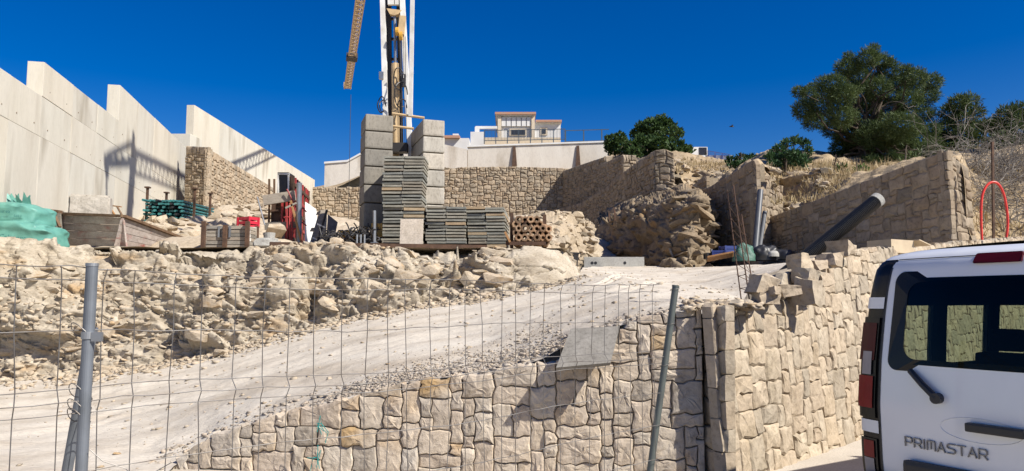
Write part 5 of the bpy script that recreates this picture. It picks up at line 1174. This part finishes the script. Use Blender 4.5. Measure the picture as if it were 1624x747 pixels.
# dead brush
t = thing('dead_brush', 'tangle of dry grey branches on the bank behind the red conduit', 'brush', hillpt(1580, 23)); B0 = Vector(t.location); qq = random.Random(44); m = MB()
def twig(p, v_, L, r, depth):
    pts = [p]; 
    for k in range(5): v_ = (v_+Vector((qq.gauss(0, .22), qq.gauss(0, .2), qq.gauss(0, .18)-.04))).normalized(); p = p+v_*L/5; pts.append(p)
    m.tube(pts, r, 4, r*.4, cap=False)
    if depth:
        for k in range(qq.randint(3, 5)): i = qq.randint(1, 5); twig(pts[i], (v_+Vector((qq.gauss(0, .7), qq.gauss(0, .6), qq.gauss(0, .5)))).normalized(), L*qq.uniform(.45, .75), r*.6, depth-1)
for k in range(130):
    px = qq.uniform(1530, 1680); d = qq.uniform(20.0, 25); g = hillpt(px, d)-B0; twig(g, Vector((qq.gauss(0, .6), qq.gauss(-.15, .4), qq.uniform(.3, 1))).normalized(), qq.uniform(.8, 1.75), .016, 2)
m.build('branches', 'brush', t)
# dry grass on banks
V = []; qq = random.Random(5)
for k in range(9000):
    z_ = qq.random()
    px, d = (qq.uniform(1225, 1470), qq.uniform(24.5, 31)) if z_ < .45 else ((qq.uniform(1075, 1160), qq.uniform(37, 44)) if z_ < .7 else (qq.uniform(1545, 1700), qq.uniform(20, 26)))
    V.append((px, d))
i0 = HILL.reshape(-1, 3); VV = []
for px, d in V[:]:
    x = (px-812)/F_PX*d; VV.append((x, d))
VV = np.array(VV); Zs = np.zeros(len(VV))
for a in range(0, len(VV), 500):
    dd = (i0[None, :, 0]-VV[a:a+500, 0:1])**2+(i0[None, :, 1]-VV[a:a+500, 1:2])**2; Zs[a:a+500] = i0[dd.argmin(1), 2]
msk = fbm(np.stack([VV[:, 0]*.9, VV[:, 1]*.9, VV[:, 0]*0], 1), 77, 2) > -.1
B_ = np.concatenate([VV, Zs[:, None]], 1)[msk]; r = np.random.default_rng(3); n = len(B_); tipv = r.normal(size=(n, 3))*np.array([.08, .08, .03])+np.array([0, 0, .22])*(.5+r.random((n, 1))); sd_ = r.normal(size=(n, 3))*np.array([.016, .016, 0])
Q = np.stack([B_-sd_, B_+sd_, B_+tipv], 1).reshape(-1, 3); o = np_mesh('dry_grass', Q, np.arange(n*3).reshape(n, 3), 'drygrass'); tag(o, 'dry yellow grass on the earth banks', 'grass', kind='stuff')
# bird
t = thing('bird', 'small dark bird flying in the blue sky', 'bird', W(1160, 201, 45)); pts = [(-.14, 0, 0), (-.05, 0, .02), (.08, 0, .01), (.18, 0, .0)]; m = MB(); m.tube(pts, [.01, .045, .04, .008], 8); m.build('body', 'black', t, True)
for s in (-1, 1): MB().add([(-.02, 0, .02), (.06, 0, .02), (.10, s*.12, .09), (.04, s*.22, .05), (-.01, s*.12, .10)], [(0, 1, 2, 4), (4, 2, 3)]).build('wing', 'black', t)
# ================================================================== WIRE FENCE
PL = W(150, 500, 2.5); PR = W(1050, 560, 4.6); fd = Vector((PR.x-PL.x, PR.y-PL.y)); FL = fd.length; fd.normalize()
t = thing('wire_fence', 'welded wire mesh fence stretched between leaning steel posts in front', 'fence', (PL.x, PL.y, 0)); q = random.Random(8)
fn = Vector((fd.y, -fd.x))
def fp(s, z, off=0): sag = .018*math.sin(s*1.9)+.012*math.sin(s*4.1+z*2); return Vector((fd.x*s+fn.x*(off+sag), fd.y*s+fn.y*(off+sag), z))
zr = [.15, .35, .55, .60, .75, .95, 1.15, 1.335, 1.375, 1.415, 1.60, 1.77, 1.815]
def sagz(s, z): return z-.012*math.sin(math.pi*s/FL)*(1 if 0 < s < FL else 0)+.008*math.sin(s*3.3+z*5)
s = -1.9; k = 0
while s < FL+.02:
    ss = s+q.gauss(0, .006); lean = q.gauss(0, .012); pts = []
    for z in zr:
        kink = {1.375: .02, 1.815: .012, .60: .015}.get(z, 0)
        pts.append(fp(ss+lean*(z-.9)+q.gauss(0, .003), sagz(s, z), kink))
    MB().tube(pts, .0019, 5).build('vertical_wire', 'wire', t); s += .113
for z in zr:
    n = 60; pts = [fp(-1.95+(FL+1.95)*i/n, sagz(-1.95+(FL+1.95)*i/n, z)+q.gauss(0, .0025), {1.375: .02, 1.815: .012, .60: .015}.get(z, 0)) for i in range(n+1)]
    MB().tube(pts, .0019, 5).build('horizontal_wire', 'wire', t)
t = thing('fence_post', 'grey steel tube post at left with a second tube braced against it', 'fence post', (PL.x, PL.y, 0)); tp = W(152, 421, 2.5)-Vector(t.location)
MB().tube([(0, -.03, 0), (tp.x*.0+.0, -.03, tp.z)], .0188, 20).build('post', 'galv', t, False)
b0 = W(147, 520, 2.56)-Vector(t.location); b1 = W(104, 760, 2.62)-Vector(t.location); e = (b1-b0)/(b1.z-b0.z); bb = b0+e*(0-b0.z)
MB().tube([b0, bb], .0175, 18).build('brace', 'galv', t)
MB().tube([(0, -.03, tp.z-.005), (0, -.03, tp.z+.006)], .0203, 20).build('post_cap', 'steel', t)
zc = W(150, 531, 2.5).z
MB().tube([(0, -.03, zc-.012), (0, -.03, zc+.012)], .0225, 20).build('clamp', 'steel', t)
MB().box((.035, -.04, zc-.005), (.035, .012, .03)).build('clamp_ear', 'steel', t)
for zc2, r in ((1.41, .03), (1.33, .031), (W(150, 523, 2.5).z, .034), (1.36, .032)):
    pts = [Vector((-.008+(r+.006)*math.cos(a)-.012, -.025+r*.8*math.sin(a), zc2+.025*math.sin(a*1.5+r*50))) for a in np.linspace(0, 6.6, 30)]
    MB().tube(pts, .0016, 5).build('tie_wire', 'wire', t)
pts = [Vector((.03, -.04, 1.22)), Vector((.07, -.03, 1.18)), Vector((.13, 0, 1.15)), Vector((.16, .02, 1.11)), Vector((.21, .03, 1.13)), Vector((.26, .05, 1.16))]
MB().tube(pts, .0016, 5).build('loose_wire', 'wire', t)
a, b = W(1071.5, 454, 4.6), W(1031, 747, 4.6); e = (b-a)/(b.z-a.z); g = a+e*(0-a.z)
t = thing('fence_post', 'dark green-grey steel post at right, leaning over the stone wall', 'fence post', g); MB().tube([(0, 0, 0), a-g], .021, 18).build('post', 'galv2', t); d_ = (a-g).normalized(); MB().tube([a-g-d_*.004, a-g+d_*.006], .023, 18).build('post_cap', 'galv2', t)
for f in (.98, .86, .72): p = (a-g)*f; MB().tube([p+Vector((.03*math.cos(x), .03*math.sin(x), .004*x)) for x in np.linspace(0, 7, 20)], .0016, 5).build('tie_wire', 'wire', t)
# green twine knotted on a stake in the wall
for k, (px, py) in enumerate(((510, 672), (503, 725))):
    g = W(px, py, 7.3); m = MB(); qq = random.Random(k)
    for j in range(5): p = Vector((0, 0, 0)); m.tube([p, p+Vector((qq.gauss(0, .03), -.02, qq.gauss(0, .05))), p+Vector((qq.gauss(0, .06), -.03, qq.gauss(-.04, .07)))], .004, 5)
    o = m.build('twine', 'twine'); o.location = g; tag(o, 'green twine scrap caught on the %s stone at the left' % ('upper' if k == 0 else 'lower'), 'twine')
# ================================================================== VAN
vx = Vector((.85, .527, 0)).normalized(); PLc = W(1357, 480, 5.3); vy = Vector((-vx.y, vx.x, 0)); rc = PLc-vy*.93; VR = math.atan2(vx.y, vx.x)
van = thing('white_van', 'white passenger van parked at right with dark rear window and tall tail lamps', 'van', (rc.x, rc.y, 0), VR)
hw_z = [.25, .4, .6, 1.0, 1.3, 1.6, 1.80, 1.93, 2.01, 2.05, 2.07]; hw_w = [.90, .95, .972, .975, .962, .94, .918, .895, .85, .78, .66]
def hw(z): return float(np.interp(z, hw_z, hw_w))
def rake(z): return float(np.interp(z, [.25, 1.0, 1.3, 1.75, 1.96, 2.03, 2.07], [0, 0, .025, .085, .125, .18, .28]))
OUT = [(0, -.07), (.35, -.062), (.65, -.035), (.80, -.012), (.88, .005), (.94, .03), (.967, .09), (.975, .28)]
def Rr(y, z, off=0):
    s = hw(z)/.975; ay = abs(y)/s; x = float(np.interp(ay, [o_[0] for o_ in OUT], [o_[1] for o_ in OUT])); return Vector((x+rake(z)-off, y, z))
def rear_px(px, py, off=0):
    """pixel -> (y, z) on the rear surface"""
    y, z = .3, 1.2
    r = W(px, py, 1.0)-Vector((0, 0, EYE)); o_ = Vector((0, 0, EYE)); xo = 0.0
    for _ in range(25):
        # intersect with plane x_local = xo
        dl = r.dot(vx); ol = (o_-rc).dot(vx); ol = (Vector((0, 0, 0))-Vector((rc.x, rc.y, 0))).dot(vx)
        k = (xo-ol)/dl; p = o_+r*k; y = (p-Vector((rc.x, rc.y, 0))).dot(vy); z = p.z; xo = Rr(max(-.97, min(.97, y)), max(.3, min(2.05, z))).x-off
    return y, z
def sheet(name, fn_, ys, zs, mat, hole=None, smooth=True, parent=None):
    v = []; f = []; n = len(ys)
    for z in zs:
        for y in ys: v.append(fn_(y, z))
    for j in range(len(zs)-1):
        for i in range(n-1):
            if hole and hole((ys[i]+ys[i+1])/2, (zs[j]+zs[j+1])/2): continue
            f.append((j*n+i, j*n+i+1, (j+1)*n+i+1, (j+1)*n+i))
    return mesh_obj(name, v, f, mat, parent or van, smooth)
ysT = sorted(set(list(np.linspace(-.78, .78, 33))+[-.68, .68])); zsT = sorted(set(list(np.linspace(.5, 2.005, 38))+[1.29, 1.87]))
tg = sheet('tailgate', lambda y, z: Rr(y*hw(z)/.975, z), ysT, zsT, 'vanwhite', hole=lambda y, z: abs(y) < .68 and 1.29 < z < 1.87)
# roof edge and roof
zro = [2.005, 2.03, 2.052, 2.07]
sheet('rear_roof_edge', lambda y, z: Rr(y*hw(z)/.975, z), list(np.linspace(-.965, .965, 41)), zro, 'vanwhite')
v = []; f = []; ys_ = np.linspace(-1, 1, 25); xs_ = [.35, .8, 1.8, 2.8, 3.5]
for x in xs_:
    for y in ys_: v.append((max(x, rake(2.07)+.0), y*.665*1.0, 2.07+.03*(1-y*y)))
for j in range(len(xs_)-1):
    for i in range(24): f.append((j*25+i, j*25+i+1, (j+1)*25+i+1, (j+1)*25+i))
mesh_obj('roof', v, f, 'vanwhite', van, True)
# glass: black frit ring and pane
def rrect(y0, y1, z0, z1, r, n=6):
    p = []
    for cy, cz, a0 in ((y1-r, z1-r, 0), (y0+r, z1-r, 90), (y0+r, z0+r, 180), (y1-r, z0+r, 270)):
        for k in range(n+1): a = math.radians(a0+90*k/n); p.append((cy+r*math.cos(a), cz+r*math.sin(a)))
    return p
ga = rrect(-.715, .715, 1.245, 1.915, .07); gb = rrect(-.60, .60, 1.325, 1.84, .09); n = len(ga)
def Rg(y, z, off): return Rr(y*hw(z)/.975, z, off)
m = MB(); m.add([Rg(*p, .008) for p in ga]+[Rg(*p, .008) for p in gb]+[Rg(*p, -.004) for p in ga], [(i, (i+1) % n, n+(i+1) % n, n+i) for i in range(n)]+[(2*n+i, 2*n+(i+1) % n, (i+1) % n, i) for i in range(n)]); m.build('window_border', 'blackgloss', tg)
sheet('rear_window', lambda y, z: Rg(y, z, .004), list(np.linspace(-.66, .66, 17)), list(np.linspace(1.29, 1.87, 9)), 'vanglass', parent=tg)
# corners with lamp columns
def corner(sgn, z0, z1, mat, name, off=.0, y0=.78, y1=.972, parent=None, n=10):
    ys = [sgn*y for y in np.linspace(y0, y1, n)]; zs = list(np.linspace(z0, z1, max(3, int((z1-z0)/.05)+2)))
    o = sheet(name, lambda y, z: Rr(y*hw(z)/.975, z, off)+Vector((0, sgn*off*.8, 0)), ys, zs, mat, parent=parent); return o
for sg in (1, -1):
    corner(sg, .25, 2.04, 'blackgloss', 'corner_pillar', .0)
    corner(sg, 1.66, 1.74, 'vanwhite', 'corner_band', .007); corner(sg, .80, .885, 'vanwhite', 'corner_band', .007)
    lm = corner(sg, .90, 1.60, 'blackgloss', 'tail_lamp', .012, .795, .965)
    corner(sg, 1.30, 1.56, 'lensdark', 'lens', .018, .805, .955, lm); corner(sg, 1.20, 1.36, 'lensclear', 'indicator', .022, .82, .90, lm); corner(sg, .97, 1.19, 'lensred', 'lens', .02, .805, .95, lm)
    l2 = corner(sg, .50, .76, 'blackgloss', 'lower_lamp', .010, .795, .955); corner(sg, .63, .745, 'lensred', 'lens', .017, .81, .90, l2); corner(sg, .52, .625, 'lensclear', 'reversing_lamp', .017, .815, .90, l2)
for sg in (1, -1): sheet('tailgate_seam', lambda y, z: Rr(y*hw(z)/.975, z, .003), [sg*.768, sg*.782], list(np.linspace(.5, 2.0, 24)), 'black', parent=tg)
sheet('tailgate_seam', lambda y, z: Rr(y*hw(z)/.975, z, .003), list(np.linspace(-.77, .77, 20)), [2.0, 2.006], 'black', parent=tg)
# brake lamp
y0, zt_ = rear_px(1546, 402); _, zb_ = rear_px(1546, 418); zc = (zt_+zb_)/2
m = MB(); pp = rrect(-y0, y0, zb_, zt_, .012, 3); n = len(pp); m.add([Rg(*p, .02) for p in pp]+[Rg(*p, -.01) for p in pp], [tuple(range(n))]+[(i, n+i, n+(i+1) % n, (i+1) % n) for i in range(n)]); m.build('brake_lamp', 'lensdark', tg)
# wiper
ya, za = rear_px(1442, 588, .03); yb, zb2 = rear_px(1485, 632, .03)
m = MB(); m.tube([Rr(ya, za, .02), Rr((ya+yb)/2, (za+zb2)/2, .035), Rr(yb, zb2, .03)], [.020, .022, .024], 10); m.tube([Rr(yb, zb2, -.01), Rr(yb, zb2, .05)], .034, 14); m.build('wiper_arm', 'black', tg)
# handle
ya, za = rear_px(1537, 676); za2 = rear_px(1537, 683)[1]
m = MB(); 
for y_ in (ya,): m.bbox(Rr(0, za, .03), (.05, 2*ya, .055), .012)
m.build('handle', 'black', tg)
m = MB(); th = np.linspace(0, 2*math.pi, 24, endpoint=False); m.add([Rr(ya*.62+.24*math.cos(a), za-.02+.075*math.sin(a), .004) for a in th]+[Rr(ya*.62+.20*math.cos(a), za-.02+.06*math.sin(a), -.03) for a in th], [(i, (i+1) % 24, 24+(i+1) % 24, 24+i) for i in range(24)]+[tuple(range(24, 48))]); m.build('handle_scoop', 'vanwhite', tg, True)
# number plate trim
ya, za = rear_px(1440, 735)
m = MB(); m.bbox(Rr(0, za-.10, .012), (.06, 2*ya, .27), .03); m.build('plate_trim', 'black', tg)
m = MB(); m.box(Rr(0, .60, .05), (.01, .52, .11)); m.build('number_plate', 'white', tg)
# lettering PRIMASTAR
STR = {'P': [[(0, 0), (0, 1), (.8, 1), (1, .85), (1, .55), (.8, .4), (0, .4)]], 'R': [[(0, 0), (0, 1), (.8, 1), (1, .85), (1, .58), (.8, .42), (0, .42)], [(.55, .42), (1, 0)]], 'I': [[(.1, 0), (.1, 1)]],
       'M': [[(0, 0), (0, .85), (.12, 1), (.45, 1), (.55, .85), (.55, .15)], [(.55, .85), (.65, 1), (1.0, 1), (1.12, .85), (1.12, 0)]], 'A': [[(0, 0), (.5, 1), (1, 0)], [(.26, .3), (.74, .3)]],
       'S': [[(1, 1), (.2, 1), (0, .85), (0, .65), (.2, .52), (.8, .48), (1, .35), (1, .15), (.8, 0), (0, 0)]], 'T': [[(0, 1), (1, 1)], [(.5, 1), (.5, 0)]]}
wd_ = {'I': .2, 'M': 1.12}
word = 'PRIMASTAR'; tot = sum(wd_.get(c, 1.0)+.36 for c in word)-.36
yA, zA_ = rear_px(1437, 703); yB, zB_ = rear_px(1567, 731); zA2 = rear_px(1437, 695)[1]
h_ = .075; m = MB(); cu = 0
for c in word:
    for st in STR[c]:
        for (u0, v0), (u1, v1) in zip(st[:-1], st[1:]):
            P_ = []
            for u, v_ in ((u0, v0), (u1, v1)):
                yy = yA+(yB-yA)*(cu+u)/tot; P_.append(Rr(yy, zA_-.012+v_*h_*.75, .008))
            d_ = (P_[1]-P_[0]).normalized()*.004; m.bar(P_[0]-d_, P_[1]+d_, .006, .0105, up=(1, 0, 0))
    cu += wd_.get(c, 1.0)+.36
m.build('lettering', 'chrome', tg)
# sides with window openings, dark lining
xw = [.28, .40, .42, .95, 1.16, 1.80, 2.0, 2.9, 3.1, 3.6]
xs_ = sorted(set(xw+list(np.linspace(.28, 3.6, 20)))); zs_ = sorted(set([.28, .4, .6, .8, 1.0, 1.22, 1.24, 1.35, 1.5, 1.66, 1.68, 1.75, 1.85, 1.93, 2.01, 2.05, 2.07]))
hole = lambda x, z: 1.22 < z < 1.68 and (.42 < x < .95 or 1.16 < x < 1.80 or 2.0 < x < 2.9)
for sg, nm in ((1, 'side_panel'), (-1, 'side_panel')):
    sp = sheet(nm, lambda x, z: Vector((max(x, rake(z)+.28), sg*hw(z), z)), xs_, zs_, 'vanwhite', hole)
    sheet('side_lining', lambda x, z: Vector((max(x, rake(z)+.28), sg*(hw(z)-.04), z)), xs_, zs_[3:], 'seat', hole, parent=sp)
    for x0, x1 in ((.42, .95), (1.16, 1.80), (2.0, 2.9)): sheet('side_window', lambda x, z: Vector((x, sg*(hw(z)-.012), z)), [x0-.02, x1+.02], [1.2, 1.45, 1.70], 'vanglass2', parent=sp)
sheet('headliner', lambda x, y: Vector((x, y, 1.98)), [.3, 1.5, 3.4], [-.72, 0, .72], 'seat'); sheet('floor', lambda x, y: Vector((x, y, .5)), [.1, 1.5, 4.6], [-.93, 0, .93], 'seat')
sheet('tailgate_lining', lambda y, z: Rr(y*hw(z)/.975, z, -.05), ysT, zsT, 'seat', hole=lambda y, z: abs(y) < .68 and 1.29 < z < 1.87, parent=tg)
for x in (1.25, 2.3):
    for y in (-.5, 0, .5): 
        st = MB().bbox((x, y, .95), (.14, .46, .75), .05).build('seat', 'seat', van); MB().bbox((x-.02, y, 1.42), (.09, .25, .17), .04).build('headrest', 'seat', st)
# front end, wheels
m = MB(); prof = [(3.6, .3), (5.0, .3), (5.05, .75), (4.85, .98), (4.35, 1.12), (3.75, 1.88), (3.6, 2.04)]; m.add([(x, -.95, z) for x, z in prof]+[(x, .95, z) for x, z in prof], [tuple(range(7)), tuple(reversed(range(7, 14)))]+[(i, 7+i, 7+(i+1) % 7, (i+1) % 7) for i in range(6)]); m.build('front_body', 'vanwhite', van)
MB().box((4.07, 0, 1.5), (.02, 1.6, .85), RY(-.69)).build('windscreen', 'winglass', van)
m = MB(); m.bbox((-.05, 0, .38), (.16, 1.86, .3), .05); m.build('rear_bumper', 'black', van)
for x in (.95, 4.1):
    for s in (-1, 1):
        wv = MB(); wv.tube([(x, s*.72, .33), (x, s*.94, .33)], .33, 28); wo = wv.build('wheel', 'blackrubber', van); MB().tube([(x, s*.94, .33), (x, s*.952, .33)], .21, 20).build('rim', 'steel', wo)
